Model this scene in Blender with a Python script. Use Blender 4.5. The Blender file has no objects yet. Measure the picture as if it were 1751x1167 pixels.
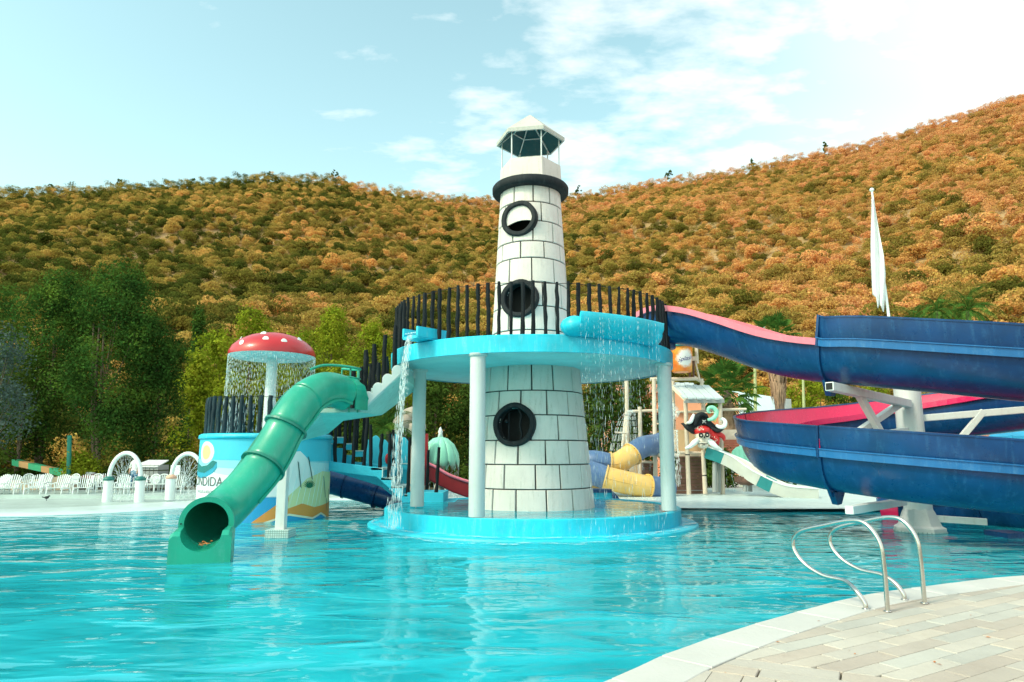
import bpy, bmesh, math, random
import numpy as np
from mathutils import Vector, Matrix, noise as mnoise
random.seed(7); rng = np.random.default_rng(7)
PI = math.pi; R = math.radians
sc = bpy.context.scene; COL = sc.collection

# ---------------- camera, sky, sun, exposure ----------------
F, CX, CY, PITCH, EYE = 1170.0, 875.5, 583.5, R(9.3), 1.7
cd = bpy.data.cameras.new('camera'); cam = bpy.data.objects.new('camera', cd); COL.objects.link(cam)
cd.sensor_width = 36; cd.lens = F / 1751 * 36; cd.clip_end = 6000; cd.clip_start = .05
cam.location = (0, 0, EYE); cam.rotation_euler = (PI / 2 + PITCH, 0, 0); sc.camera = cam

SUN_EL, SUN_AZ = 42, -125            # azimuth clockwise from +Y
w = bpy.data.worlds.new('World'); sc.world = w; w.use_nodes = True
nt = w.node_tree; N = nt.nodes; L = nt.links; N.clear()
def nd(t, **k):
    n = N.new(t)
    for a, b in k.items(): setattr(n, a, b)
    return n
out = nd('ShaderNodeOutputWorld'); bg = nd('ShaderNodeBackground'); bg.inputs[1].default_value = .15
sky = nd('ShaderNodeTexSky', sky_type='NISHITA', sun_disc=False, sun_elevation=R(SUN_EL), sun_rotation=R(SUN_AZ) % (2 * PI))
sky.air_density = 1.0; sky.dust_density = 1.5; sky.ozone_density = 1.0
tc = nd('ShaderNodeTexCoord'); sep = nd('ShaderNodeSeparateXYZ'); L.new(tc.outputs['Generated'], sep.inputs[0])
def math_(op, a, b=None, c=None, clamp=False):
    n = nd('ShaderNodeMath', operation=op, use_clamp=clamp)
    for i, v in enumerate((a, b, c)):
        if v is None: continue
        if isinstance(v, (int, float)): n.inputs[i].default_value = v
        else: L.new(v, n.inputs[i])
    return n.outputs[0]
def vmix(fac, a, b, blend='MIX'):
    n = nd('ShaderNodeMix', data_type='RGBA', blend_type=blend)
    for i, v in ((0, fac), (6, a), (7, b)):
        if isinstance(v, (int, float)): n.inputs[i].default_value = v
        elif isinstance(v, tuple): n.inputs[i].default_value = (*v, 1)
        else: L.new(v, n.inputs[i])
    return n.outputs[2]
# flat cloud layer: direction projected on a plane overhead
zz = math_('ADD', math_('MAXIMUM', sep.outputs[2], 0.0), .16)
cu = math_('DIVIDE', sep.outputs[0], zz); cv = math_('DIVIDE', sep.outputs[1], zz)
cb = nd('ShaderNodeCombineXYZ'); L.new(cu, cb.inputs[0]); L.new(cv, cb.inputs[1])
n1 = nd('ShaderNodeTexNoise'); n1.inputs['Scale'].default_value = 7.0; n1.inputs['Detail'].default_value = 9; n1.inputs['Roughness'].default_value = .56
n1.inputs['Distortion'].default_value = .12
mp = nd('ShaderNodeMapping'); mp.inputs['Location'].default_value = (3.1, 1.7, 0); mp.inputs['Scale'].default_value = (.8, 1.25, 1)
L.new(cb.outputs[0], mp.inputs[0]); L.new(mp.outputs[0], n1.inputs[0])
n2 = nd('ShaderNodeTexNoise'); n2.inputs['Scale'].default_value = 1.1; n2.inputs['Detail'].default_value = 3; L.new(mp.outputs[0], n2.inputs[0])
# cloud cover grows to the east, thin veil there
east = math_('MULTIPLY_ADD', sep.outputs[0], 1.15, .02)
cov = math_('ADD', math_('MULTIPLY_ADD', n2.outputs[0], .55, -.375), math_('MULTIPLY', east, .36))
cl = math_('MULTIPLY', math_('ADD', math_('SUBTRACT', n1.outputs[0],   .415), cov), 3.0, clamp=True)
cl = math_('MULTIPLY', cl, .92)
veil = math_('MULTIPLY', math_('SUBTRACT', math_('ADD', sep.outputs[0], math_('MULTIPLY', n2.outputs[0], .25)), .34), 2.6, clamp=True)
cl = math_('MAXIMUM', cl, math_('MULTIPLY', veil, .85))
hz = math_('POWER', math_('SUBTRACT', 1.0, math_('MAXIMUM', sep.outputs[2], 0.0)), 4.0)
skyc = vmix(1.0, sky.outputs[0], (2.5, 2.95, 2.0), 'MULTIPLY')
skyc = vmix(math_('MULTIPLY_ADD', hz, .72, .08, clamp=True), skyc, (6.5, 7.75, 7.95))
skyc = vmix(cl, skyc, (9.0, 9.3, 9.1))
L.new(skyc, bg.inputs[0]); L.new(bg.outputs[0], out.inputs[0])

sd = bpy.data.lights.new('sun', 'SUN'); sd.energy = 2.3; sd.angle = R(8); sd.color = (1, .86, .72)
so = bpy.data.objects.new('sun', sd); COL.objects.link(so)
sv = Vector((math.sin(R(SUN_AZ)) * math.cos(R(SUN_EL)), math.cos(R(SUN_AZ)) * math.cos(R(SUN_EL)), math.sin(R(SUN_EL))))
so.rotation_euler = sv.to_track_quat('Z', 'Y').to_euler(); so.location = (0, 0, 60)
sc.view_settings.view_transform = 'Standard'; sc.view_settings.look = 'None'; sc.view_settings.gamma = 1
sc.view_settings.exposure = 0.0
sc.cycles.max_bounces = 6; sc.cycles.transparent_max_bounces = 12; sc.cycles.caustics_reflective = False
sc.cycles.caustics_refractive = False; sc.cycles.sample_clamp_indirect = 6

# ---------------- pixel helpers: where a sight line meets a plane ----------------
def ray(px, py):
    x = (px - CX) / F; y = (CY - py) / F
    return Vector((x, math.cos(PITCH) - y * math.sin(PITCH), math.sin(PITCH) + y * math.cos(PITCH)))
def P(px, py, Y):
    d = ray(px, py); t = Y / d.y
    return Vector((d.x * t, Y, EYE + d.z * t))
def G(px, py, z=0.0):
    d = ray(px, py); t = (z - EYE) / d.z
    return Vector((d.x * t, d.y * t, z))

# ---------------- materials ----------------
class NT:
    def __init__(s, name):
        s.m = bpy.data.materials.new(name); s.m.use_nodes = True; s.t = s.m.node_tree; s.t.nodes.clear()
        s.o = s.n('ShaderNodeOutputMaterial')
    def n(s, t, **k):
        n = s.t.nodes.new(t)
        for a, b in k.items(): setattr(n, a, b)
        return n
    def l(s, a, b): s.t.links.new(a, b)
    def set(s, sock, v):
        if isinstance(v, (int, float)): sock.default_value = v
        elif isinstance(v, tuple): sock.default_value = (*v, 1) if len(v) == 3 and len(sock.default_value) == 4 else v
        else: s.l(v, sock)
    def math(s, op, a, b=None, c=None, clamp=False):
        n = s.n('ShaderNodeMath', operation=op, use_clamp=clamp)
        for i, v in enumerate((a, b, c)):
            if v is not None: s.set(n.inputs[i], v)
        return n.outputs[0]
    def mix(s, f, a, b, blend='MIX'):
        n = s.n('ShaderNodeMix', data_type='RGBA', blend_type=blend)
        s.set(n.inputs[0], f); s.set(n.inputs[6], a); s.set(n.inputs[7], b); return n.outputs[2]
    def noise(s, co, scale, detail=4, rough=.55, stretch=None, dist=0):
        if stretch:
            mp = s.n('ShaderNodeMapping'); mp.inputs['Scale'].default_value = stretch; s.l(co, mp.inputs[0]); co = mp.outputs[0]
        n = s.n('ShaderNodeTexNoise'); n.inputs['Scale'].default_value = scale; n.inputs['Detail'].default_value = detail
        n.inputs['Roughness'].default_value = rough; n.inputs['Distortion'].default_value = dist; s.l(co, n.inputs[0]); return n.outputs[0]
    def ramp(s, f, a, b):
        n = s.n('ShaderNodeMapRange', clamp=True); s.set(n.inputs[0], f); n.inputs[1].default_value = a; n.inputs[2].default_value = b
        return n.outputs[0]
MATS = {}
def paint(name, col, rough=.5, dirt=(.25, .22, .18), dirt_amt=.35, var=.12, bump=.15, bscale=30, metallic=0, coat=0, streak=True, spec=.5, rnd=.0):
    if name in MATS: return MATS[name]
    T = NT(name); b = T.n('ShaderNodeBsdfPrincipled'); T.l(b.outputs[0], T.o.inputs[0])
    g = T.n('ShaderNodeNewGeometry').outputs['Position']
    big = T.noise(g, 1.3, 5, .6); c = T.mix(T.ramp(big, .3, .7), tuple(x * (1 - var) for x in col), tuple(min(1, x * (1 + var)) for x in col))
    if rnd:
        oi = T.n('ShaderNodeObjectInfo').outputs['Random']
        hs = T.n('ShaderNodeHueSaturation'); T.set(hs.inputs['Value'], T.math('MULTIPLY_ADD', oi, 2 * rnd, 1 - rnd))
        T.set(hs.inputs['Hue'], T.math('MULTIPLY_ADD', oi, rnd * .12, .5 - rnd * .06)); T.l(c, hs.inputs['Color']); c = hs.outputs[0]
    if dirt_amt:
        s = T.noise(g, 7 if streak else 9, 6, .65, (1.6, 1.6, .22) if streak else None)
        fine = T.noise(g, 26, 4, .7)
        k = T.math('MULTIPLY', T.ramp(s, .52, .78), T.ramp(fine, .3, .65))
        c = T.mix(T.math('MULTIPLY', k, dirt_amt), c, dirt)
    T.l(c, b.inputs['Base Color']); b.inputs['Metallic'].default_value = metallic
    rv = T.noise(g, 5, 3); T.l(T.math('MULTIPLY_ADD', rv, .25, rough - .12, clamp=True), b.inputs['Roughness'])
    b.inputs['Coat Weight'].default_value = coat; b.inputs['Coat Roughness'].default_value = .12; b.inputs['Specular IOR Level'].default_value = spec
    if bump:
        bp = T.n('ShaderNodeBump'); bp.inputs['Strength'].default_value = bump; bp.inputs['Distance'].default_value = .02
        T.l(T.noise(g, bscale, 5, .6), bp.inputs['Height']); T.l(bp.outputs[0], b.inputs['Normal'])
    MATS[name] = T.m; return T.m
def foliage(name, cols, trans=.35, scale=.9, rnd=True, zone=False):
    T = NT(name); g = T.n('ShaderNodeNewGeometry').outputs['Position']; oi = T.n('ShaderNodeObjectInfo')
    isl = T.n('ShaderNodeNewGeometry').outputs['Random Per Island']
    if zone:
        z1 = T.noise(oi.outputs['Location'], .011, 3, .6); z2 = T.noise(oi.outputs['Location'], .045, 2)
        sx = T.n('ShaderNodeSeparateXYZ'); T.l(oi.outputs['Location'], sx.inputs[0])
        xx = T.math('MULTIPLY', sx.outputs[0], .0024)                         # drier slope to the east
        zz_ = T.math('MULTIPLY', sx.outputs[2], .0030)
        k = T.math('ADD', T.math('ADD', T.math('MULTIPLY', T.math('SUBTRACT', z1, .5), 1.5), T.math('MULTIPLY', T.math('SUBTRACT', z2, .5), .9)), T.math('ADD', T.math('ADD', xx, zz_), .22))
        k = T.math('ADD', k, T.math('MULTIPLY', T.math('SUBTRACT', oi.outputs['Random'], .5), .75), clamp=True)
    else:
        k = T.math('MULTIPLY_ADD', T.noise(g, scale, 3, .6), 1.3, -.15, clamp=True)
    n = T.n('ShaderNodeValToRGB'); T.l(k, n.inputs[0]); e = n.color_ramp.elements
    while len(e) < len(cols): e.new(.5)
    for i, c in enumerate(cols): e[i].position = i / (len(cols) - 1); e[i].color = (*c, 1)
    hs = T.n('ShaderNodeHueSaturation'); T.l(n.outputs[0], hs.inputs['Color'])
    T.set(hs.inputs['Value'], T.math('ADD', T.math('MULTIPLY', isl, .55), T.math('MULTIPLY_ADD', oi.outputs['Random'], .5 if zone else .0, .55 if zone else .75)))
    T.set(hs.inputs['Hue'], T.math('MULTIPLY_ADD', isl, .03, .485))
    d = T.n('ShaderNodeBsdfDiffuse'); t = T.n('ShaderNodeBsdfTranslucent'); T.l(hs.outputs[0], d.inputs[0]); T.l(hs.outputs[0], t.inputs[0])
    m = T.n('ShaderNodeMixShader'); m.inputs[0].default_value = trans; T.l(d.outputs[0], m.inputs[1]); T.l(t.outputs[0], m.inputs[2])
    T.l(m.outputs[0], T.o.inputs[0]); MATS[name] = T.m; return T.m

WHITE = paint('white_render', (.71, .665, .62), .75, (.36, .34, .28), .85, .07, .5, 16)
COLW = paint('white_column_paint', (.60, .63, .62), .6, (.30, .33, .30), .45, .06, .25, 18)
BLACK = paint('black_paint', (.012, .017, .021), .65, (.14, .17, .17), .4, .2, .5, 40, spec=.25)
LOG = paint('dark_log_paint', (.008, .012, .015), .75, (.06, .08, .09), .5, .3, .7, 35, spec=.2)
MORTAR = paint('black_joint', (.03, .03, .03), .9, dirt_amt=0)
CYAN = paint('cyan_pool_paint', (.015, .55, .73), .42, (.30, .62, .66), .75, .20, .2, 12)
CYAN2 = paint('sky_blue_wall_paint', (.03, .50, .66), .6, (.05, .28, .34), .5, .12, .25, 14)
UNDER = paint('pale_underside_plaster', (.48, .74, .75), .8, (.30, .50, .52), .5, .08, .3, 10, streak=False)  # cyan light bounced off the water is mixed into this base colour
STEPW = paint('worn_step_edge', (.52, .66, .66), .8, (.3, .35, .33), .5, .1, .3, 20)
GREEN = paint('green_fibreglass', (.010, .33, .22), .34, (.12, .42, .34), .55, .16, .08, 10, coat=.12)
GREEND = paint('dark_green_flange', (.008, .20, .145), .42, (.05, .3, .22), .4, .15, .2, 20)
BLUE = paint('blue_fibreglass', (.003, .047, .160), .30, (.05, .19, .38), .6, .28, .12, 6, coat=.12)
BLUEL = paint('light_blue_rim', (.015, .14, .37), .32, (.18, .38, .60), .5, .12, .05, 10, coat=.2)
PINKL = paint('faded_pink_rim', (.80, .20, .27), .45, (.7, .4, .42), .5, .08, .05, 10, coat=.1)
PINK = paint('magenta_slide_lining', (.66, .010, .10), .25, (.55, .08, .16), .3, .1, .04, 10, coat=.3)
RED = paint('red_cap_paint', (.52, .018, .025), .32, (.35, .02, .02), .3, .15, .05, 15, coat=.3)
WPLAST = paint('white_plastic', (.78, .85, .84), .4, (.5, .5, .46), .25, .04, .05, 20)
WMET = paint('white_painted_steel', (.72, .76, .75), .45, (.35, .25, .16), .4, .05, .12, 20)
STEEL = paint('polished_steel', (.62, .60, .56), .20, (.35, .22, .12), .35, .05, .04, 30, metallic=1, streak=False)
PAVERS = [paint('beige_stone_paver', (.475, .42, .36), .8, (.30, .20, .13), .4, .10, .35, 30, streak=False, rnd=.09),
          paint('pink_beige_stone_paver', (.465, .40, .34), .8, (.30, .20, .14), .4, .10, .35, 30, streak=False, rnd=.08),
          paint('blue_grey_stone_paver', (.47, .455, .41), .8, (.32, .28, .22), .35, .10, .35, 30, streak=False, rnd=.07),
          paint('light_stone_paver', (.49, .45, .395), .8, (.32, .24, .18), .35, .10, .35, 30, streak=False, rnd=.07)]
COPE = paint('pale_coping_stone', (.56, .555, .53), .7, (.45, .40, .33), .25, .06, .2, 26, streak=False, rnd=.04)
JOINT = paint('sandy_joint', (.17, .135, .10), .9, dirt_amt=0)
BEACH = paint('white_wet_beach', (.58, .70, .70), .35, (.50, .64, .62), .4, .08, .06, 6, streak=False)
BANK = paint('wet_grey_concrete', (.42, .52, .50), .4, (.30, .36, .33), .6, .14, .1, 6, streak=False)
BARK = paint('bark', (.16, .11, .08), .9, (.30, .24, .18), .5, .3, .9, 14)
SKIRT = paint('dry_palm_skirt', (.40, .25, .16), .9, (.20, .11, .07), .5, .3, .5, 20)
LOGC = paint('cream_log_post', (.66, .56, .44), .7, (.35, .26, .18), .5, .15, .3, 20)
WOODB = paint('brown_plank', (.13, .065, .045), .7, (.25, .17, .12), .5, .3, .5, 16)
TANP = paint('tan_panel', (.62, .43, .24), .7, (.4, .3, .2), .3, .1, .1, 12)
ORANGE = paint('orange_render', (.74, .33, .19), .85, (.45, .2, .12), .3, .08, .15, 10)
TERRA = paint('terracotta_roof_tile', (.46, .19, .11), .85, (.25, .12, .08), .5, .2, .4, 14)
YEL = paint('yellow_fibreglass', (.78, .50, .14), .35, (.7, .55, .3), .3, .1, .05, 8, coat=.2)
TBLUE = paint('dusty_blue_fibreglass', (.075, .15, .30), .4, (.2, .25, .42), .5, .2, .05, 8, coat=.15)
TEALP = paint('teal_plastic', (.015, .22, .23), .4, (.1, .4, .4), .3, .1, .05, 10)
MINT = paint('mint_fibreglass', (.28, .70, .52), .45, (.2, .5, .38), .4, .12, .1, 14)
CREAM = paint('cream_paint', (.78, .70, .54), .6, (.5, .42, .3), .3, .08, .1, 20)
GREY = paint('grey_metal', (.30, .32, .31), .5, (.2, .18, .15), .4, .1, .1, 20)
ROCK = paint('pale_rock', (.42, .36, .30), .9, (.2, .17, .14), .6, .25, .9, 6, streak=False)
BONE = paint('bone_white', (.78, .72, .60), .5, (.5, .4, .3), .3, .06, .1, 20)
REDB = paint('red_bandana_paint', (.60, .02, .02), .35, dirt_amt=.1)
OLIVEM = paint('pale_green_pole', (.38, .42, .20), .5, (.2, .2, .1), .3)
DARKIN = paint('dark_interior', (.02, .022, .022), .9, dirt_amt=0, bump=0)

# water
def water_mat(name, tint, body, k_body, bs, s1=1.0):
    T = NT(name); g = T.n('ShaderNodeNewGeometry').outputs['Position']
    a = T.noise(g, 1.15 * s1, 2, .45, (.62, 1.35, 1), .8); b_ = T.noise(g, 3.4 * s1, 1.5, .45, (.65, 1.4, 1), .5); c_ = T.noise(g, .42, 2, .5)
    amp = T.math('MULTIPLY_ADD', T.ramp(c_, .3, .7), .8, .5)
    h = T.math('MULTIPLY', T.math('ADD', T.math('MULTIPLY', a, 1.0), T.math('MULTIPLY', b_, .20)), amp)
    bp = T.n('ShaderNodeBump'); bp.inputs['Strength'].default_value = 1; bp.inputs['Distance'].default_value = bs; T.l(h, bp.inputs['Height'])
    fr = T.n('ShaderNodeFresnel'); fr.inputs[0].default_value = 1.33; T.l(bp.outputs[0], fr.inputs[1])
    tr = T.n('ShaderNodeBsdfTransparent'); tr.inputs[0].default_value = (*tint, 1)
    df = T.n('ShaderNodeBsdfDiffuse'); T.l(T.mix(T.ramp(a, .35, .65), tuple(x * .80 for x in body), tuple(min(1, x * 1.15 + .01) for x in body)), df.inputs[0])
    T.l(bp.outputs[0], df.inputs['Normal'])
    m1 = T.n('ShaderNodeMixShader'); m1.inputs[0].default_value = k_body; T.l(tr.outputs[0], m1.inputs[1]); T.l(df.outputs[0], m1.inputs[2])
    gl = T.n('ShaderNodeBsdfGlossy'); gl.inputs['Roughness'].default_value = .04; T.l(bp.outputs[0], gl.inputs['Normal'])
    m2 = T.n('ShaderNodeMixShader'); T.l(fr.outputs[0], m2.inputs[0]); T.l(m1.outputs[0], m2.inputs[1]); T.l(gl.outputs[0], m2.inputs[2])
    T.l(m2.outputs[0], T.o.inputs[0]); return T.m
WATER = water_mat('pool_water', (.42, .93, .96), (.02, .56, .68), .70, .062)
WATER2 = water_mat('basin_water', (.6, .97, .99), (.02, .58, .74), .85, .014, 2.0)
def spray_mat(name, alpha, scale=(20, 20, 3), col=(.9, .96, .97), lo=.42, hi=.62):
    T = NT(name); g = T.n('ShaderNodeNewGeometry').outputs['Position']
    n = T.noise(g, 1, 4, .6, scale); tr = T.n('ShaderNodeBsdfTransparent'); d = T.n('ShaderNodeBsdfPrincipled')
    d.inputs['Base Color'].default_value = (*col, 1); d.inputs['Roughness'].default_value = .25
    m = T.n('ShaderNodeMixShader'); T.l(T.math('MULTIPLY', T.ramp(n, lo, hi), alpha), m.inputs[0]); T.l(tr.outputs[0], m.inputs[1]); T.l(d.outputs[0], m.inputs[2])
    T.l(m.outputs[0], T.o.inputs[0]); return T.m
DROPS = spray_mat('falling_water', .8)
FOAM = spray_mat('water_foam', .85, (5, 5, 5), (.85, .97, .98), .42, .72)

# ---------------- mesh builder ----------------
class MB:
    def __init__(s): s.v = []; s.f = []; s.m = []; s.sm = []
    def add(s, vs, fs, m=0, smooth=False):
        o = len(s.v); s.v += [tuple(v) for v in vs]
        for f in fs: s.f.append(tuple(i + o for i in f)); s.m.append(m); s.sm.append(smooth)
        return s
    def box(s, c, d, rz=0, m=0, M=None):
        hx, hy, hz = d[0] / 2, d[1] / 2, d[2] / 2
        vs = [Vector((x, y, z)) for x in (-hx, hx) for y in (-hy, hy) for z in (-hz, hz)]
        M = M or Matrix.Rotation(rz, 3, 'Z'); c = Vector(c); vs = [M @ v + c for v in vs]
        return s.add(vs, [(0, 1, 3, 2), (4, 6, 7, 5), (0, 4, 5, 1), (2, 3, 7, 6), (0, 2, 6, 4), (1, 5, 7, 3)], m)
    def beam(s, p0, p1, w, h, m=0):
        p0, p1 = Vector(p0), Vector(p1); d = p1 - p0; q = d.to_track_quat('X', 'Z').to_matrix()
        return s.box((p0 + p1) / 2, (d.length, w, h), M=q, m=m)
    def tube(s, pts, r, n=10, m=0, caps=True, closed=False, smooth=True):
        pts = [Vector(p) for p in pts]; k = len(pts); rs = r if isinstance(r, (list, tuple)) else [r] * k
        vs = []; fs = []; prev = None
        for i, p in enumerate(pts):
            if closed: t = pts[(i + 1) % k] - pts[i - 1]
            else: t = pts[min(i + 1, k - 1)] - pts[max(i - 1, 0)]
            t.normalize()
            if prev is None:
                a = Vector((0, 0, 1)) if abs(t.z) < .9 else Vector((1, 0, 0)); u = t.cross(a).normalized()
            else: u = (prev - t * prev.dot(t)).normalized()
            prev = u; b = t.cross(u)
            for j in range(n):
                an = 2 * PI * j / n; vs.append(p + (u * math.cos(an) + b * math.sin(an)) * rs[i])
        for i in range(k if closed else k - 1):
            for j in range(n):
                a = i * n + j; b2 = i * n + (j + 1) % n; c = ((i + 1) % k) * n + (j + 1) % n; d = ((i + 1) % k) * n + j
                fs.append((a, d, c, b2))
        s.add(vs, fs, m, smooth)
        if caps and not closed:
            s.add(vs[:n], [tuple(range(n))], m); s.add(vs[-n:], [tuple(reversed(range(n)))], m)
        return s
    def cyl(s, p0, p1, r0, r1=None, n=12, m=0, smooth=True): return s.tube([p0, p1], [r0, r0 if r1 is None else r1], n, m, smooth=smooth)
    def lathe(s, prof, c, n=32, m=0, smooth=True, a0=0, a1=2 * PI):
        c = Vector(c); full = abs(a1 - a0 - 2 * PI) < 1e-6; k = n if full else n + 1; vs = []; fs = []
        for j in range(k):
            a = a0 + (a1 - a0) * j / n
            for (r, z) in prof: vs.append(c + Vector((r * math.cos(a), r * math.sin(a), z)))
        q = len(prof)
        for j in range(n):
            j2 = (j + 1) % k
            for i in range(q - 1): fs.append((j * q + i, j2 * q + i, j2 * q + i + 1, j * q + i + 1))
        return s.add(vs, fs, m, smooth)
    def sph(s, c, r, n=12, m=0, M=None):
        r = (r, r, r) if isinstance(r, (int, float)) else r; c = Vector(c); vs = []; fs = []; h = n // 2 + 1
        M = M or Matrix.Identity(3)
        for i in range(h + 1):
            th = PI * i / h
            for j in range(n):
                a = 2 * PI * j / n; vs.append(c + M @ Vector((r[0] * math.sin(th) * math.cos(a), r[1] * math.sin(th) * math.sin(a), r[2] * math.cos(th))))
        for i in range(h):
            for j in range(n): fs.append((i * n + j, (i + 1) * n + j, (i + 1) * n + (j + 1) % n, i * n + (j + 1) % n))
        return s.add(vs, fs, m, True)
    def prism(s, poly, d, m=0):            # poly: 3-D points of one face, d: thickness vector
        poly = [Vector(p) for p in poly]; d = Vector(d); n = len(poly); vs = poly + [p + d for p in poly]
        return s.add(vs, [tuple(range(n)), tuple(reversed(range(n, 2 * n)))] + [(i, i + n, (i + 1) % n + n, (i + 1) % n) for i in range(n)], m)
    def sweep(s, path, prof, closed_prof=True, m=0, caps=True, bank=None, smooth=False):
        fr = frames(path, bank); vs = []; q = len(prof); fs = []
        for (p, sd_, up) in fr:
            for (a, b) in prof: vs.append(p + sd_ * a + up * b)
        for i in range(len(fr) - 1):
            for j in range(q if closed_prof else q - 1):
                j2 = (j + 1) % q; fs.append((i * q + j, i * q + j2, (i + 1) * q + j2, (i + 1) * q + j))
        s.add(vs, fs, m, smooth)
        if caps and closed_prof: s.add(vs[:q], [tuple(reversed(range(q)))], m); s.add(vs[-q:], [tuple(range(q))], m)
        return s
def frames(path, bank=None):
    path = [Vector(p) for p in path]; k = len(path); o = []
    for i, p in enumerate(path):
        t = (path[min(i + 1, k - 1)] - path[max(i - 1, 0)]).normalized()
        sd_ = t.cross(Vector((0, 0, 1))).normalized(); up = sd_.cross(t)
        if bank: a = bank[i]; sd_, up = sd_ * math.cos(a) + up * math.sin(a), up * math.cos(a) - sd_ * math.sin(a)
        o.append((p, sd_, up))
    return o
def spline(pts, n=8):
    pts = [Vector(p) for p in pts]; o = []; k = len(pts)
    for i in range(k - 1):
        p0, p1, p2, p3 = pts[max(i - 1, 0)], pts[i], pts[i + 1], pts[min(i + 2, k - 1)]
        for j in range(n):
            t = j / n; o.append(.5 * ((2 * p1) + (p2 - p0) * t + (2 * p0 - 5 * p1 + 4 * p2 - p3) * t * t + (3 * p1 - p0 - 3 * p2 + p3) * t ** 3))
    o.append(pts[-1]); return o
WL = {}
def link(o, parent=None, loc=None):
    COL.objects.link(o)
    if parent is not None: o.parent = parent
    return o
def wloc(o): return WL.get(o, Vector((0, 0, 0)))
def obj(name, mb, mats, parent=None, kind=None, label=None, auto=None):
    me = bpy.data.meshes.new(name); b = wloc(parent) if parent else Vector((0, 0, 0))
    if parent is None and mb.v and kind is None:                    # origin at the base of the thing
        A = np.array(mb.v); b = Vector(((A[:, 0].min() + A[:, 0].max()) / 2, (A[:, 1].min() + A[:, 1].max()) / 2, A[:, 2].min()))
    me.from_pydata([(v[0] - b.x, v[1] - b.y, v[2] - b.z) for v in mb.v], [], mb.f)
    if not isinstance(mats, (list, tuple)): mats = [mats]
    for m in mats: me.materials.append(m)
    me.polygons.foreach_set('material_index', mb.m); me.polygons.foreach_set('use_smooth', mb.sm); me.update()
    o = bpy.data.objects.new(name, me); link(o, parent)
    if parent is None: o.location = b; WL[o] = b
    else: WL[o] = b
    if kind: o['kind'] = kind
    if label: o['label'] = label
    if auto: bev(o, auto)
    return o
def bev(o, wd, seg=2):
    m = o.modifiers.new('bevel', 'BEVEL'); m.width = wd; m.segments = seg; m.limit_method = 'ANGLE'; m.angle_limit = R(40); return o
def recalc(o):
    bm = bmesh.new(); bm.from_mesh(o.data); bmesh.ops.recalc_face_normals(bm, faces=bm.faces); bm.to_mesh(o.data); bm.free(); return o
def thing(name, label, cat, loc, group=None):
    o = bpy.data.objects.new(name, None); o.empty_display_size = .2; link(o); o.location = loc; WL[o] = Vector(loc)
    o['label'] = label; o['category'] = cat
    if group: o['group'] = group
    return o
def tag(o, label, cat, group=None):
    o['label'] = label; o['category'] = cat
    if group: o['group'] = group
    return o
def piece(name, me, parent, loc, rz=0, scale=None):                # copy sharing mesh data; loc in world
    o = bpy.data.objects.new(name, me); link(o, parent); o.location = Vector(loc) - wloc(parent); o.rotation_euler = (0, 0, rz)
    if scale: o.scale = scale
    return o
def dup(root, loc, rz=0, label=None, scale=None):
    r = root.copy(); COL.objects.link(r); r.location = loc; r.rotation_euler = (0, 0, rz)
    if scale: r.scale = (scale,) * 3
    if label: r['label'] = label
    for ch in root.children:
        c = ch.copy(); COL.objects.link(c); c.parent = r
        for g in ch.children:
            d = g.copy(); COL.objects.link(d); d.parent = c
    return r
def cut(o, cutter):
    m = o.modifiers.new('b', 'BOOLEAN'); m.operation = 'DIFFERENCE'; m.object = cutter; m.solver = 'EXACT'
    dg = bpy.context.evaluated_depsgraph_get(); ev = o.evaluated_get(dg); me = bpy.data.meshes.new_from_object(ev); o.modifiers.clear(); o.data = me
def keep_largest(o):
    bm = bmesh.new(); bm.from_mesh(o.data); seen = set(); best = []
    for v0 in bm.verts:
        if v0 in seen: continue
        st_ = [v0]; seen.add(v0); comp = []
        while st_:
            v = st_.pop(); comp.append(v)
            for e in v.link_edges:
                w_ = e.other_vert(v)
                if w_ not in seen: seen.add(w_); st_.append(w_)
        if len(comp) > len(best): best = comp
    bs_ = set(best); bmesh.ops.delete(bm, geom=[v for v in bm.verts if v not in bs_], context='VERTS'); bm.to_mesh(o.data); bm.free()
def leaf_mesh(name, C, Nn, S, asp=.6, mat=None, tri=False):
    n = len(C); Nn = Nn / (np.linalg.norm(Nn, axis=1, keepdims=True) + 1e-9)
    t = rng.normal(size=(n, 3)); a = np.cross(Nn, t); a /= np.linalg.norm(a, axis=1, keepdims=True) + 1e-9; b = np.cross(Nn, a)
    S = S[:, None]
    if tri: V = np.stack([C + a * S, C - a * S * .6 + b * S * asp, C - a * S * .6 - b * S * asp], 1); q = 3
    else: V = np.stack([C + a * S, C + b * S * asp + Nn * S * .15, C - a * S, C - b * S * asp + Nn * S * .15], 1); q = 4
    me = bpy.data.meshes.new(name); me.vertices.add(n * q); me.vertices.foreach_set('co', V.reshape(-1).astype(np.float32))
    me.loops.add(n * q); me.loops.foreach_set('vertex_index', np.arange(n * q, dtype=np.int32))
    me.polygons.add(n); me.polygons.foreach_set('loop_start', np.arange(0, n * q, q, dtype=np.int32))
    me.update(calc_edges=True)
    if mat: me.materials.append(mat)
    return me
def text_polys(s, size):
    cu = bpy.data.curves.new('t', 'FONT'); cu.body = s; cu.size = size; cu.resolution_u = 4
    o = bpy.data.objects.new('t', cu); COL.objects.link(o); dg = bpy.context.evaluated_depsgraph_get()
    me = bpy.data.meshes.new_from_object(o.evaluated_get(dg)); v = [tuple(x.co) for x in me.vertices]; f = [tuple(p.vertices) for p in me.polygons]
    bpy.data.objects.remove(o); bpy.data.curves.remove(cu); bpy.data.meshes.remove(me); return v, f

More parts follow.
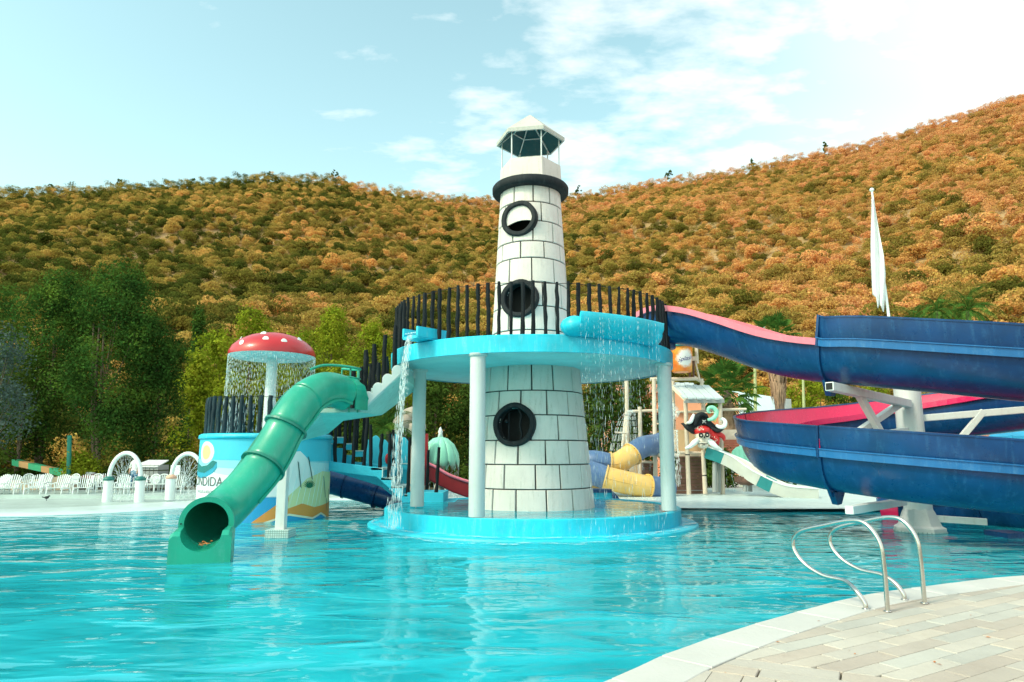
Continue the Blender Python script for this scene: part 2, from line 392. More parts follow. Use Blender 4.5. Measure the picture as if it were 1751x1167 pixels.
# ================= THE SETTING =================
# ---- pool outline ----
near_px = [(1042, 1167), (1141, 1122), (1298, 1068), (1475, 1021), (1607, 1002), (1751, 986)]
near = [G(x, y, .12) for x, y in near_px]
near = spline([Vector((-26, 3.2, 0)), Vector((-18, .6, 0)), Vector((-9, .3, 0)), Vector((-3, 2.0, 0)), Vector((-1.0, 3.35, 0))] + near +
              [Vector((9.5, 9.9, 0)), Vector((13, 10.6, 0)), Vector((18, 12, 0)), Vector((21, 16, 0))], 6)
far_px = [(1751, 868), (1463, 870), (1300, 874), (1165, 875), (1065, 864), (900, 860), (745, 858), (565, 856), (440, 862), (310, 870), (240, 875), (160, 879), (80, 882), (0, 884)]
far = [G(x, y, 0) for x, y in far_px]
far = spline([Vector((21, 19, 0))] + far + [Vector((-18, 17.5, 0)), Vector((-24, 13, 0)), Vector((-27, 7, 0))], 4)
near = [Vector((p.x, p.y, 0)) for p in near]; far = [Vector((p.x, p.y, 0)) for p in far]
cen = Vector((0, 12, 0))
far_out = [p + (p - cen).normalized() * 1.15 for p in far]
hole = near + far_out
def ring_mesh(name, outer, inner, z, mat, wall_to=None):
    bm = bmesh.new()
    def loop(ps): 
        vs = [bm.verts.new((p.x, p.y, z)) for p in ps]; return vs, [bm.edges.new((vs[i], vs[(i + 1) % len(vs)])) for i in range(len(vs))]
    vo, eo = loop(outer); vi, ei = loop(inner)
    bmesh.ops.triangle_fill(bm, use_beauty=True, edges=eo + ei)
    if wall_to is not None:
        lo = [bm.verts.new((v.co.x, v.co.y, wall_to)) for v in vi]
        for i in range(len(vi)): bm.faces.new((vi[i], vi[(i + 1) % len(vi)], lo[(i + 1) % len(vi)], lo[i])).material_index = 1
    bmesh.ops.recalc_face_normals(bm, faces=bm.faces)
    me = bpy.data.meshes.new(name); bm.to_mesh(me); bm.free()
    o = bpy.data.objects.new(name, me); me.materials.append(mat); me.materials.append(CYAN); COL.objects.link(o); o['kind'] = 'structure'; return o
circ = [Vector((44 * math.cos(a), 14 + 44 * math.sin(a), 0)) for a in np.linspace(0, 2 * PI, 64, endpoint=False)]
ring_mesh('paving', circ, hole, .08, BANK, -1.3)
fl = MB(); fl.add([(-30, -2, -1.25), (24, -2, -1.25), (24, 30, -1.25), (-30, 30, -1.25)], [(0, 1, 2, 3)])
obj('pool_floor', fl, CYAN, kind='structure')
bm = bmesh.new(); vs = [bm.verts.new((p.x, p.y, 0)) for p in hole]; es = [bm.edges.new((vs[i], vs[(i + 1) % len(vs)])) for i in range(len(vs))]
bmesh.ops.triangle_fill(bm, use_beauty=True, edges=es)
for f in bm.faces:
    if f.normal.z < 0: f.normal_flip()
me = bpy.data.meshes.new('pool_water'); bm.to_mesh(me); bm.free(); me.materials.append(WATER)
o = bpy.data.objects.new('pool_water', me); COL.objects.link(o); o['kind'] = 'structure'
# white sloping beach edge
bs = MB(); q = []
for i, p in enumerate(far):
    d = (p - cen).normalized()
    q += [p + Vector((0, 0, -.06)), p + d * .12 + Vector((0, 0, .02)), p + d * .5 + Vector((0, 0, .07)), p + d * 1.5 + Vector((0, 0, .125)), p + d * 1.62 + Vector((0, 0, .07))]
bs.add(q, [(i * 5 + j, i * 5 + j + 1, i * 5 + j + 6, i * 5 + j + 5) for i in range(len(far) - 1) for j in range(4)], 0, True)
obj('beach_edge', bs, BEACH, kind='structure')
# white wading pad under the play structure
pad = MB(); pts = []
for a in np.linspace(0, 2 * PI, 40, endpoint=False):
    pts.append((8.5 + 13 * math.cos(a), 26.6 + 6.2 * math.sin(a), .105))
pad.add(pts, [tuple(range(40))]); obj('wading_pad', pad, BEACH, kind='structure')
# raised terrace for the chairs
te = MB(); te.prism([(-40, 24.9, .0), (-19, 25.5, .0), (-12, 25.3, .0), (-7.2, 26.6, 0), (-7.2, 29.2, 0), (-40, 29.2, 0)], (0, 0, .19)); obj('terrace', te, BANK, kind='structure')
# soil beds behind
SOIL = paint('dark_soil', (.10, .085, .05), .95, (.05, .09, .03), .6, .4, .8, 8, streak=False)
so_ = MB(); so_.prism([(-40, 29.2, .0), (-3.2, 29.2, .0), (-3, 52, .0), (-40, 52, .0)], (0, 0, .24)); obj('soil_bed', so_, SOIL, kind='structure')

# ---- terrain with the two hills ----
crest_px = [(-900, 330), (-400, 330), (0, 330), (100, 327), (200, 324), (330, 318), (450, 307), (560, 306), (640, 322), (750, 338), (850, 343), (980, 338), (1100, 318),
            (1250, 297), (1400, 262), (1500, 243), (1600, 212), (1751, 166), (2100, 90), (2700, 40)]
ca = []; ct = []
for x, y in crest_px:
    d = ray(x, y); ca.append(math.atan2(d.x, d.y)); ct.append(d.z / math.hypot(d.x, d.y))
def crest(a): return float(np.interp(a, ca, ct))
D0, DC = 74.0, 330.0
def height(x, y):
    r = math.hypot(x, y - 14); d = math.hypot(x, y); a = math.atan2(x, y)
    if r < 38: return -2.0
    base = -2.0 + 2.06 * min(1, (r - 38) / 4)
    t = crest(a)
    if abs(a) > 1.3: t *= max(.10, 1 - (abs(a) - 1.3) / .7)
    zc = t * DC
    s = (d - D0) / (DC - D0)
    if s <= 0: return base
    if s <= 1: z = zc * (s ** 1.06)
    else: z = zc * max(.25, 1 - ((d - DC) / 420) ** 1.6)
    n = mnoise.noise(Vector((x * .014, y * .014, .3))) * 9 + mnoise.noise(Vector((x * .04, y * .04, 4.3))) * 3.2
    return base + z + n * min(1, s * 3) * min(1, abs(1 - s) * 2.2 + .12) * (t > .15)
NA = 260; rads = [0, 20, 34, 38] + list(np.linspace(40, 74, 8)) + list(np.linspace(80, 340, 70)) + list(np.geomspace(350, 3500, 26))
V = [(0, 14, -2.0)]; Fc = []
for r in rads[1:]:
    for j in range(NA):
        a = 2 * PI * j / NA; x, y = r * math.sin(a), (14 if r <= 38 else 14 * max(0, 1 - (r - 38) / 30)) + r * math.cos(a); V.append((x, y, height(x, y)))
for j in range(NA): Fc.append((0, 1 + (j + 1) % NA, 1 + j))
for i in range(len(rads) - 2):
    for j in range(NA): a, b = 1 + i * NA + j, 1 + i * NA + (j + 1) % NA; Fc.append((a, b, b + NA, a + NA))
T = NT('hill_ground'); b_ = T.n('ShaderNodeBsdfDiffuse'); g = T.n('ShaderNodeNewGeometry').outputs['Position']
T.l(T.mix(T.ramp(T.noise(g, .12, 6, .65), .35, .65), (.30, .19, .07), (.42, .29, .16)), b_.inputs[0]); T.l(b_.outputs[0], T.o.inputs[0])
tm = MB(); tm.add(V, Fc, 0, True); ter = obj('hillside_terrain', tm, T.m, kind='structure'); recalc(ter)

# ---- woods on the hill: thousands of small dry trees reading as one mass ----
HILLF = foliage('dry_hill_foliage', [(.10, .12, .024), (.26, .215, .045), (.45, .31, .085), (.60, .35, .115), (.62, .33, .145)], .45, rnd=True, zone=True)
src = bpy.data.collections.new('hill_tree_sources')
def lobes_points(lobes, n, shell=.72):
    lob = np.array([(*c, *r) for c, r in lobes]); wt = lob[:, 3] * lob[:, 4]; wt = wt / wt.sum()
    k = rng.choice(len(lob), n, p=wt); u = rng.normal(size=(n, 3)); u[:, 2] = np.where(rng.random(n) < .6, np.abs(u[:, 2]), u[:, 2]); u /= np.linalg.norm(u, axis=1, keepdims=True)
    rr = shell + (1.06 - shell) * rng.random((n, 1)) ** .8
    return lob[k, :3] + u * rr * lob[k, 3:6], u
for v in range(7):
    lb = []
    for i in range(rng.integers(6, 11)):
        a = rng.random() * 2 * PI; q_ = rng.random() ** .5 * 1.5; rr = .75 + rng.random() * .65
        lb.append(((q_ * math.cos(a), q_ * math.sin(a), 2.3 + rng.random() * 1.7 - q_ * .35), (rr, rr, rr * .8)))
    n = 900 if v < 5 else 340
    C, U = lobes_points(lb, n, .8 if v < 5 else .3)
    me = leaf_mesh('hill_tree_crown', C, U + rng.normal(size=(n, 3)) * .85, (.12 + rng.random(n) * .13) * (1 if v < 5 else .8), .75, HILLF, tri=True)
    o = bpy.data.objects.new('hill_tree_crown', me); src.objects.link(o)
pts = []; rot = []; scl = []; idx = []
d = 80.0
cnt = 0
cell = {}
for _ in range(140000):
    a = rng.uniform(-1.12, 1.12); dd = math.sqrt(rng.uniform(68 ** 2, 352 ** 2)); x, y = dd * math.sin(a), dd * math.cos(a)
    key = (int(x // 2.35), int(y // 2.35))
    if key in cell: continue
    cell[key] = 1; s = rng.uniform(.50, .90) * (1.3 if rng.random() < .12 else 1) * (1 + .25 * (dd < 160))
    rdg = dd > 318 and rng.random() < .7
    pts.append((x, y, height(x, y) - .9 * s - .3 + (rng.uniform(.4, 3.2) if rdg else 0))); rot.append((0, 0, rng.random() * 6.28)); scl.append((s * rng.uniform(.9, 1.1), s * rng.uniform(.9, 1.1), s * rng.uniform(.8, 1.15)))
    idx.append(int(rng.integers(5, 7)) if rdg else int(rng.integers(0, 7)) if rng.random() < .6 else int(rng.integers(0, 5)))
pm = bpy.data.meshes.new('hill_woodland'); pm.from_pydata(pts, [], [])
at = pm.attributes.new('rot', 'FLOAT_VECTOR', 'POINT'); at.data.foreach_set('vector', np.array(rot, np.float32).ravel())
at = pm.attributes.new('scl', 'FLOAT_VECTOR', 'POINT'); at.data.foreach_set('vector', np.array(scl, np.float32).ravel())
at = pm.attributes.new('idx', 'INT', 'POINT'); at.data.foreach_set('value', np.array(idx, np.int32))
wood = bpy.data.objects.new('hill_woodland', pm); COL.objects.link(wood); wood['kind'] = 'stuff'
wood['label'] = 'dry orange and olive woodland covering both hills'; wood['category'] = 'woodland'
ng = bpy.data.node_groups.new('scatter', 'GeometryNodeTree'); ng.interface.new_socket('Geometry', in_out='INPUT', socket_type='NodeSocketGeometry'); ng.interface.new_socket('Geometry', in_out='OUTPUT', socket_type='NodeSocketGeometry')
gi = ng.nodes.new('NodeGroupInput'); go = ng.nodes.new('NodeGroupOutput'); iop = ng.nodes.new('GeometryNodeInstanceOnPoints'); ci = ng.nodes.new('GeometryNodeCollectionInfo')
ci.inputs['Collection'].default_value = src; ci.inputs['Separate Children'].default_value = True; ci.inputs['Reset Children'].default_value = True
def attr(n, t): x = ng.nodes.new('GeometryNodeInputNamedAttribute'); x.data_type = t; x.inputs['Name'].default_value = n; return next(o for o in x.outputs if o.enabled)
ng.links.new(gi.outputs[0], iop.inputs['Points']); ng.links.new(ci.outputs[0], iop.inputs['Instance']); iop.inputs['Pick Instance'].default_value = True
ng.links.new(attr('idx', 'INT'), iop.inputs['Instance Index']); ng.links.new(attr('scl', 'FLOAT_VECTOR'), iop.inputs['Scale'])
e2 = ng.nodes.new('FunctionNodeEulerToRotation'); ng.links.new(attr('rot', 'FLOAT_VECTOR'), e2.inputs[0]); ng.links.new(e2.outputs[0], iop.inputs['Rotation'])
ng.links.new(iop.outputs[0], go.inputs[0]); md = wood.modifiers.new('scatter', 'NODES'); md.node_group = ng

# ---- near deck: coping stones and stone planks ----
deck = bpy.data.objects.new('pool_deck', bpy.data.meshes.new('pool_deck')); 
dm = MB(); o_in = [p for p in near]
dk = [(p.x, p.y, .095) for p in near[24:]] + [(21, 5, .095), (21, -8, .095), (-6, -8, .095), (-3.5, 1.2, .095)]
bm = bmesh.new(); vs = [bm.verts.new(p) for p in dk]; es = [bm.edges.new((vs[i], vs[(i + 1) % len(vs)])) for i in range(len(vs))]; bmesh.ops.triangle_fill(bm, use_beauty=True, edges=es)
for f in bm.faces:
    if f.normal.z < 0: f.normal_flip()
bm.to_mesh(deck.data); bm.free(); deck.data.materials.append(JOINT); COL.objects.link(deck); deck['kind'] = 'structure'; WL[deck] = Vector((0, 0, 0))
# fine curve of the coping
cur = spline(near[24:], 6); acc = [0]
for i in range(1, len(cur)): acc.append(acc[-1] + (cur[i] - cur[i - 1]).length)
def on(s_):
    i = min(max(int(np.searchsorted(acc, s_)) - 1, 0), len(cur) - 2); t = (s_ - acc[i]) / max(1e-6, acc[i + 1] - acc[i]); p = cur[i].lerp(cur[i + 1], t)
    tg = (cur[i + 1] - cur[i]).normalized(); return p, Vector((tg.y, -tg.x, 0))      # inward (deck side) normal
def tile(name, poly, mat, parent, z0, z1, gap):
    c = sum((Vector(p) for p in poly), Vector()) / len(poly); pp = []
    for p in poly:
        v = Vector(p) - c; L_ = v.length; pp.append(c + v * max(.1, (L_ - gap) / L_))
    mb = MB(); n = len(pp); dz = rng.uniform(-.0015, .0015); ch = .006
    lo = [(p.x, p.y, z0) for p in pp]; mid = [(p.x, p.y, z1 - ch + dz) for p in pp]; tp = [((p - c) * (1 - ch / max(.05, (p - c).length)) + c) for p in pp]; tp = [(p.x, p.y, z1 + dz + rng.uniform(-.001, .001)) for p in tp]
    mb.add(lo + mid + tp, [(i, (i + 1) % n, (i + 1) % n + n, i + n) for i in range(n)] + [(i + n, (i + 1) % n + n, (i + 1) % n + 2 * n, i + 2 * n) for i in range(n)] + [tuple(range(2 * n, 3 * n))])
    return obj(name, mb, mat, parent)
CW = .41; s_ = 1.0
while s_ < acc[-1] - 2 and on(s_)[0].x < 12:
    ln = rng.uniform(.66, .80); a0, n0 = on(s_); a1, n1_ = on(s_ + ln / 2); a2, n2_ = on(s_ + ln)
    ov = -.03
    tile('coping_stone', [a0 + n0 * ov, a1 + n1_ * ov, a2 + n2_ * ov, a2 + n2_ * CW, a1 + n1_ * CW, a0 + n0 * CW], COPE, deck, .02, .128, .008); s_ += ln
inner = [on(t)[0] + on(t)[1] * (CW + .004) for t in np.arange(.2, acc[-1] - 1, .15)]
inn = [on(t)[1] for t in np.arange(.2, acc[-1] - 1, .15)]
def clip(poly, p0, n):                                             # keep the side where (p - p0).n > 0
    o = []
    for i in range(len(poly)):
        a, b = poly[i], poly[(i + 1) % len(poly)]; da, db = (a - p0).dot(n), (b - p0).dot(n)
        if da >= 0: o.append(a)
        if da * db < 0: o.append(a.lerp(b, da / (da - db)))
    return o
S0 = G(1236, 1124, .12); S1 = G(1565, 1167, .12); S0.z = S1.z = 0; sd_ = (S1 - S0).normalized(); sn = Vector((-sd_.y, sd_.x, 0))   # points to the far (right) sector
if sn.dot(Vector((1, 1, 0))) < 0: sn = -sn
def area(p): return abs(sum(p[i].x * p[(i + 1) % len(p)].y - p[(i + 1) % len(p)].x * p[i].y for i in range(len(p)))) / 2
def inframe(c):
    d = c - Vector((0, 0, EYE)); d.z += .12; fy = d.y * math.cos(PITCH) + d.z * math.sin(PITCH)
    if fy < .5: return False
    return abs(F * d.x / fy) < 1500 and (-d.y * math.sin(PITCH) + d.z * math.cos(PITCH)) * F / fy > -760
npav = 0
def lay(org, ux, uy, wd, ln, rows, keep, i0=-14, i1=14, stag=.37):
    global npav
    for r_ in rows:
        off = (r_ * stag + rng.uniform(-.05, .05)) * ln
        for i in range(i0, i1):
            p = org + ux * (i * ln + off) + uy * (r_ * wd)
            poly = [p, p + ux * ln, p + ux * ln + uy * wd, p + uy * wd]
            c = sum(poly, Vector()) / 4
            for (pt, n) in keep:
                poly = clip(poly, pt, n)
                if len(poly) < 3: break
            if len(poly) < 3: continue
            dmin = min(range(len(inner)), key=lambda k: (inner[k] - c).length_squared)
            poly = clip(poly, inner[dmin], inn[dmin])
            if len(poly) < 3 or area(poly) < .006: continue
            if not inframe(c): continue
            tile('paver', poly, PAVERS[rng.choice(4, p=[.32, .22, .20, .26])], deck, .05, .125, .008); npav += 1
u = Vector((math.cos(R(31)), math.sin(R(31)), 0)); vv = Vector((-u.y, u.x, 0))
lay(S0, u, vv, .18, .78, range(-32, 22), [(S0, sn)])
lay(S0, sd_, -sn, .20, .85, (0, 1), [(S0, -sn)])
lay(S0 - sn * .40, -sn, sd_, .22, .8, range(-9, 26), [(S0 - sn * .40, -sn)], -2, 6)
print('pavers', npav)

# ================= LIGHTHOUSE =================
LC = Vector((P(909, 760, 17.7).x, 17.7, 0))
def lr(z):                                                          # tower radius
    if z < 3.9: return 1.56 + (1.245 - 1.56) * (z - .38) / 3.5
    return 1.045 + (.80 - 1.045) * (z - 4.15) / 4.45
# stepped round base (its own thing) with water in the basin
base = thing('round_pool_base', 'bright cyan round stepped base holding shallow water under the lighthouse', 'pool base', (LC.x, LC.y, -1.2))
b = MB(); [b.lathe(q_, (LC.x, LC.y, -1.2), 96) for q_ in ([(3.66, 0), (3.66, 1.575)], [(3.66, 1.575), (3.64, 1.595)], [(3.64, 1.595), (3.53, 1.595)], [(3.53, 1.595), (3.50, 1.56), (3.50, 1.5), (0, 1.5)])]; obj('basin', b, CYAN, base)
b = MB(); b.lathe([(4.05, 0), (4.05, 1.225), (4.01, 1.245), (3.655, 1.26)], (LC.x, LC.y, -1.2), 96); obj('step', b, CYAN, base)
b = MB(); b.lathe([(4.6, 0), (4.6, 1.12), (4.55, 1.15), (4.04, 1.16)], (LC.x, LC.y, -1.2), 96); obj('step', b, CYAN, base)
b = MB(); b.add([(LC.x + 3.51 * math.cos(a), LC.y + 3.51 * math.sin(a), .375) for a in np.linspace(0, 2 * PI, 64, endpoint=False)], [tuple(range(64))]); obj('basin_water', b, WATER2, base)

tower = thing('lighthouse', 'tall white block lighthouse with black ring and open lantern rising through the platform', 'lighthouse', (LC.x, LC.y, .30))
def core(z0, z1, name):
    b = MB(); o_ = [(lr(z0 + (z1 - z0) * i / 6) - .022, z0 + (z1 - z0) * i / 6) for i in range(7)]
    prof = o_ + [(r - .16, z) for r, z in reversed(o_)]; prof.append(prof[0])
    b.lathe(prof, (LC.x, LC.y, 0), 56); return recalc(obj(name, b, MORTAR, tower))
cores = [core(.31, 3.86, 'joint_wall'), core(4.1, 8.62, 'joint_wall')]
# window cutters
WINS = [(877, 727, .46, 0), (887, 511, .43, 1), (888, 375, .42, 2)]
AZ = [-19, -19, -22]
cutters = []; wc = []
for (px, py, rr, k), az in zip(WINS, AZ):
    a = R(-90 + az); z = None
    for zt in np.linspace(.5, 8.6, 600):
        p = Vector((LC.x + lr(zt) * math.cos(a), LC.y + lr(zt) * math.sin(a), zt)); d = p - Vector((0, 0, EYE))
        fy = d.y * math.cos(PITCH) + d.z * math.sin(PITCH); y_ = CY - F * (-d.y * math.sin(PITCH) + d.z * math.cos(PITCH)) / fy
        if y_ <= py: z = zt; break
    sl = math.atan2(lr(z - .3) - lr(z + .3), .6); nrm = Vector((math.cos(a) * math.cos(sl), math.sin(a) * math.cos(sl), math.sin(sl)))
    p = Vector((LC.x + lr(z) * math.cos(a), LC.y + lr(z) * math.sin(a), z)); wc.append((p, nrm, rr))
    b = MB(); b.cyl(p - nrm * .6, p + nrm * .6, rr - .06, n=28, smooth=False); c_ = recalc(obj('cutter', b, MORTAR, kind='x')); cutters.append(c_)
cut(cores[0], cutters[0]); cut(cores[1], cutters[1]); cut(cores[1], cutters[2])
ROWS = [(.31, 1.06 - .22, 14)]
rows_lo = [.31, .86, 1.43, 2.0, 2.60, 3.19, 3.86]; rows_hi = [4.15, 4.72, 5.34, 5.96, 6.60, 7.05, 7.60, 8.12, 8.62]
nb = 0
for rows, ncol, cts in ((rows_lo, 14, [0]), (rows_hi, 10, [1, 2])):
    for ri in range(len(rows) - 1):
        z0, z1 = rows[ri] + .013, rows[ri + 1] - .013; offs = (ri % 2) * .5 + rng.uniform(-.08, .08)
        edges = [(i + offs + rng.uniform(-.07, .07)) / ncol * 2 * PI for i in range(ncol)]
        for i in range(ncol):
            a0 = edges[i]; a1 = edges[(i + 1) % ncol] + (2 * PI if i == ncol - 1 else 0); g0 = .014 / lr(z0)
            a0 += g0; a1 -= g0; bv = .012; b = MB(); ns = 5; vs = []; pr = rng.uniform(-.004, .005)
            for j in range(ns + 1):
                a = a0 + (a1 - a0) * j / ns; aj = a + (bv / 1.2 if j == 0 else -bv / 1.2 if j == ns else 0); jz = rng.uniform(-.003, .003)
                for (ra, zz_, an) in ((-.04, z0, a), (-.004, z0, a), (.010 + pr, z0 + bv + jz, aj), (.010 + pr, z1 - bv + jz, aj), (-.004, z1, a), (-.04, z1, a)):
                    r_ = lr(zz_) + ra; vs.append((LC.x + r_ * math.cos(an), LC.y + r_ * math.sin(an), zz_))
            fs = [(j * 6 + k, (j + 1) * 6 + k, (j + 1) * 6 + (k + 1) % 6, j * 6 + (k + 1) % 6) for j in range(ns) for k in range(6)] + [tuple(range(5, -1, -1)), tuple(range(ns * 6, ns * 6 + 6))]
            b.add(vs, fs); o = recalc(obj('block', b, WHITE, tower)); nb += 1
            am = (a0 + a1) / 2
            for ci_ in cts:
                p, nrm, rr = wc[ci_]; da = (am - math.atan2(nrm.y, nrm.x) + PI) % (2 * PI) - PI
                if abs(da) * lr(z0) < rr + (a1 - a0) * lr(z0) / 2 and z0 < p.z + rr and z1 > p.z - rr:
                    cut(o, cutters[ci_])
                    keep_largest(o)
                    if len(o.data.polygons) == 0: bpy.data.objects.remove(o)
                    break
for c_ in cutters: bpy.data.objects.remove(c_)
for k, (p, nrm, rr) in enumerate(wc):
    q = nrm.to_track_quat('Z', 'Y').to_matrix(); b = MB(); ring = []; n = 36
    prof = [(-.065, -.10), (-.065, .045), (-.04, .07), (.04, .07), (.068, .04), (.068, -.10)]
    vs = []; fs = []
    for j in range(n):
        a = 2 * PI * j / n; w_ = 1 + .012 * math.sin(a * 5 + k)
        for (dr, h) in prof: vs.append(p + q @ Vector(((rr * w_ + dr) * math.cos(a), (rr * w_ + dr) * math.sin(a), h)))
    for j in range(n):
        for i in range(6): fs.append((j * 6 + i, ((j + 1) % n) * 6 + i, ((j + 1) % n) * 6 + (i + 1) % 6, j * 6 + (i + 1) % 6))
    b.add(vs, fs); o = recalc(obj('window_ring', b, BLACK, tower)); bev(o, .012); o['label'] = ['flaking black round window ring', 'black round window ring behind the railing', 'black round window ring with half shut white panel'][k]
    b = MB(); b.cyl(p - nrm * .55, p - nrm * .5, rr * 1.1, n=28); obj('window_backing', b, DARKIN, tower)
    if k == 0:
        b = MB(); c1 = p - nrm * .18; b.tube([c1 + q @ Vector((x, y, 0)) for x, y in ((.1, -.4), (.14, -.2), (.08, 0), (.12, .25), (.05, .4))], .035, 6); b.tube([c1 + q @ Vector((x, y, -.05)) for x, y in ((-.2, -.4), (-.22, .4))], .03, 6)
        b.sph(c1 + q @ Vector((-.24, .1, .06)), .05, 8); obj('window_pipes', b, BLACK, tower)
    if k == 2:                                                        # white hatch leaves a dark crescent below
        b = MB(); poly = []
        ang0 = R(206); ang1 = R(-14)
        for a in np.linspace(ang1, ang0, 26): poly.append(p + nrm * .0 + q @ Vector((.36 * math.cos(a), .36 * math.sin(a), .0)))
        for a in np.linspace(0, 1, 6)[1:-1]:
            e0, e1 = Vector((.36 * math.cos(ang0), .36 * math.sin(ang0), 0)), Vector((.36 * math.cos(ang1), .36 * math.sin(ang1), 0))
            poly.append(p + q @ (e0.lerp(e1, a) + Vector((0, .07 * math.sin(PI * a), 0))))
        # orient so that the crescent is at the bottom
        b.prism(poly, -nrm * .03); o = recalc(obj('window_hatch', b, WHITE, tower))
# black corbel ring, lantern
b = MB(); b.lathe([(.78, 8.56), (.99, 8.58), (1.03, 8.63), (1.035, 8.76), (1.0, 8.81), (.80, 8.82), (.78, 8.56)], (LC.x, LC.y, 0), 48); o = recalc(obj('corbel_ring', b, BLACK, tower)); bev(o, .01)
HA = [R(-90 + 20 + 60 * i) for i in range(6)]
def hexp(r, z, sh=0): return [Vector((LC.x + r * math.cos(a + sh), LC.y + r * math.sin(a + sh), z)) for a in HA]
b = MB(); lo, hi, hi2, lo2 = hexp(.86, 8.78), hexp(.83, 9.40), hexp(.75, 9.40), hexp(.75, 9.0)
b.add(lo + hi + hi2 + lo2, [(i, (i + 1) % 6, (i + 1) % 6 + 6, i + 6) for i in range(6)] + [(i + 6, (i + 1) % 6 + 6, (i + 1) % 6 + 12, i + 12) for i in range(6)] + [(i + 12, (i + 1) % 6 + 12, (i + 1) % 6 + 18, i + 18) for i in range(6)] + [(18, 19, 20, 21, 22, 23)])
o = recalc(obj('lantern_parapet', b, WHITE, tower)); bev(o, .012)
for a in hexp(.79, 9.38):
    b = MB(); b.cyl(a, a + Vector((0, 0, .78)), .018, n=8); obj('lantern_post', b, WMET, tower)
rf = MB(); e0, e1, e2, e3 = hexp(.95, 10.10), hexp(.95, 10.20), hexp(.90, 10.10), hexp(.05, 10.92)
e4 = hexp(.04, 10.84)
rf.add(e0 + e1 + e3 + e4 + e2, [(i, (i + 1) % 6, (i + 1) % 6 + 6, i + 6) for i in range(6)] + [(i + 6, (i + 1) % 6 + 6, (i + 1) % 6 + 12, i + 12) for i in range(6)] + [(12, 13, 14, 15, 16, 17)])
ROOFG = paint('weathered_grey_roof', (.50, .50, .46), .8, (.25, .24, .2), .6, .08, .2, 12)
roof = recalc(obj('lantern_roof', rf, ROOFG, tower))
rl = MB(); rl.add(e2 + e4, [(i, (i + 1) % 6, (i + 1) % 6 + 6, i + 6) for i in range(6)]); o = obj('roof_lining', rl, paint('dark_teal_lining', (.008, .09, .11), .6, dirt_amt=.3), roof)
rl2 = MB(); rl2.add(e0 + e2, [(i, (i + 1) % 6, (i + 1) % 6 + 6, i + 6) for i in range(6)]); obj('eaves', rl2, WHITE, roof)
for i in range(6):
    b = MB(); b.beam(hexp(.89, 10.105)[i], hexp(.06, 10.78)[i], .03, .03); obj('rafter', b, WMET, roof)
b = MB()
for i in range(6): b.beam(hexp(.46, 10.42)[i], hexp(.46, 10.42)[(i + 1) % 6], .022, .022)
obj('rafter_ring', b, WMET, roof)
b = MB(); b.lathe([(0, 9.1), (.05, 9.1), (.05, 9.42), (.11, 9.46), (.09, 9.56), (.03, 9.64), (0, 9.65)], (LC.x, LC.y, 0), 14); obj('lamp', b, BLACK, tower)

# ---- round platform on columns ----
plat = thing('round_platform', 'round cyan edged concrete platform on white columns around the lighthouse', 'platform', (LC.x, LC.y, .4))
PR = 3.60; ZT, ZB = 4.16, 3.80
b = MB(); b.lathe([(1.2, ZB + .02), (1.35, ZB), (PR - .06, ZB), (PR - .06, ZB + .03)], (LC.x, LC.y, 0), 80); obj('soffit', b, UNDER, plat)
b = MB(); b.lathe([(PR - .07, ZB - .015), (PR - .004, ZB - .015)], (LC.x, LC.y, 0), 96); b.lathe([(PR - .004, ZB - .015), (PR + .004, ZT - .022)], (LC.x, LC.y, 0), 96); b.lathe([(PR + .004, ZT - .022), (PR - .018, ZT)], (LC.x, LC.y, 0), 96); b.lathe([(PR - .018, ZT), (1.0, ZT)], (LC.x, LC.y, 0), 96); o = recalc(obj('slab', b, CYAN, plat))
for i, (bx, by) in enumerate(((713, 866), (815, 884), (1144, 873))):
    c_ = G(bx, by, .405); b = MB(); b.lathe([(.165, 0), (.17, .02), (.168, 1.6), (.165, ZB - .405)], c_, 20)
    o = obj('column', b, COLW, plat)
for a in (70, 130, 15):
    c_ = Vector((LC.x + 3.2 * math.cos(R(a)), LC.y + 3.2 * math.sin(R(a)), .405)); b = MB(); b.lathe([(.165, 0), (.165, ZB - .405)], c_, 16)
    if a == 70: obj('column', b, COLW, plat)
# ---- log railings ----
def log(mb, p0, h, r, seed=None, lean=.02):
    k = 7; pts = []; rs = []; wx, wy = rng.uniform(-lean, lean), rng.uniform(-lean, lean)
    for i in range(k):
        t = i / (k - 1); pts.append(Vector(p0) + Vector((wx * t + rng.uniform(-.011, .011), wy * t + rng.uniform(-.011, .011), h * t))); rs.append(r * rng.uniform(.82, 1.16))
    rs[-1] *= .85; mb.tube(pts, rs, 8)
def railing(name, label, spots, h, r, mat=LOG, wires=(.985,), group=None, hj=.05):
    root = thing(name, label, 'railing', spots[0], group); tops = []
    for s in spots:
        b = MB(); hh = h * rng.uniform(1 - hj, 1 + hj); log(b, s, hh, r * rng.uniform(.85, 1.2), lean=.012); obj('post', b, mat, root); tops.append(Vector(s) + Vector((0, 0, hh * .985)))
    for w_ in wires:
        b = MB(); b.tube([t - Vector((0, 0, h * (1 - w_))) + Vector((0, 0, -.0)) for t in tops], .007, 5); obj('wire', b, BLACK, root)
    return root
sp = []
for a in np.arange(-208, 8, 4.05):
    a_ = R(a + rng.uniform(-.25, .25)); sp.append(Vector((LC.x + (PR - .10) * math.cos(a_), LC.y + (PR - .10) * math.sin(a_), ZT - .02)))
railing('log_railing', 'rough black log railing around the round platform of the lighthouse', sp, 1.18, .040, wires=(.985,), hj=.015)
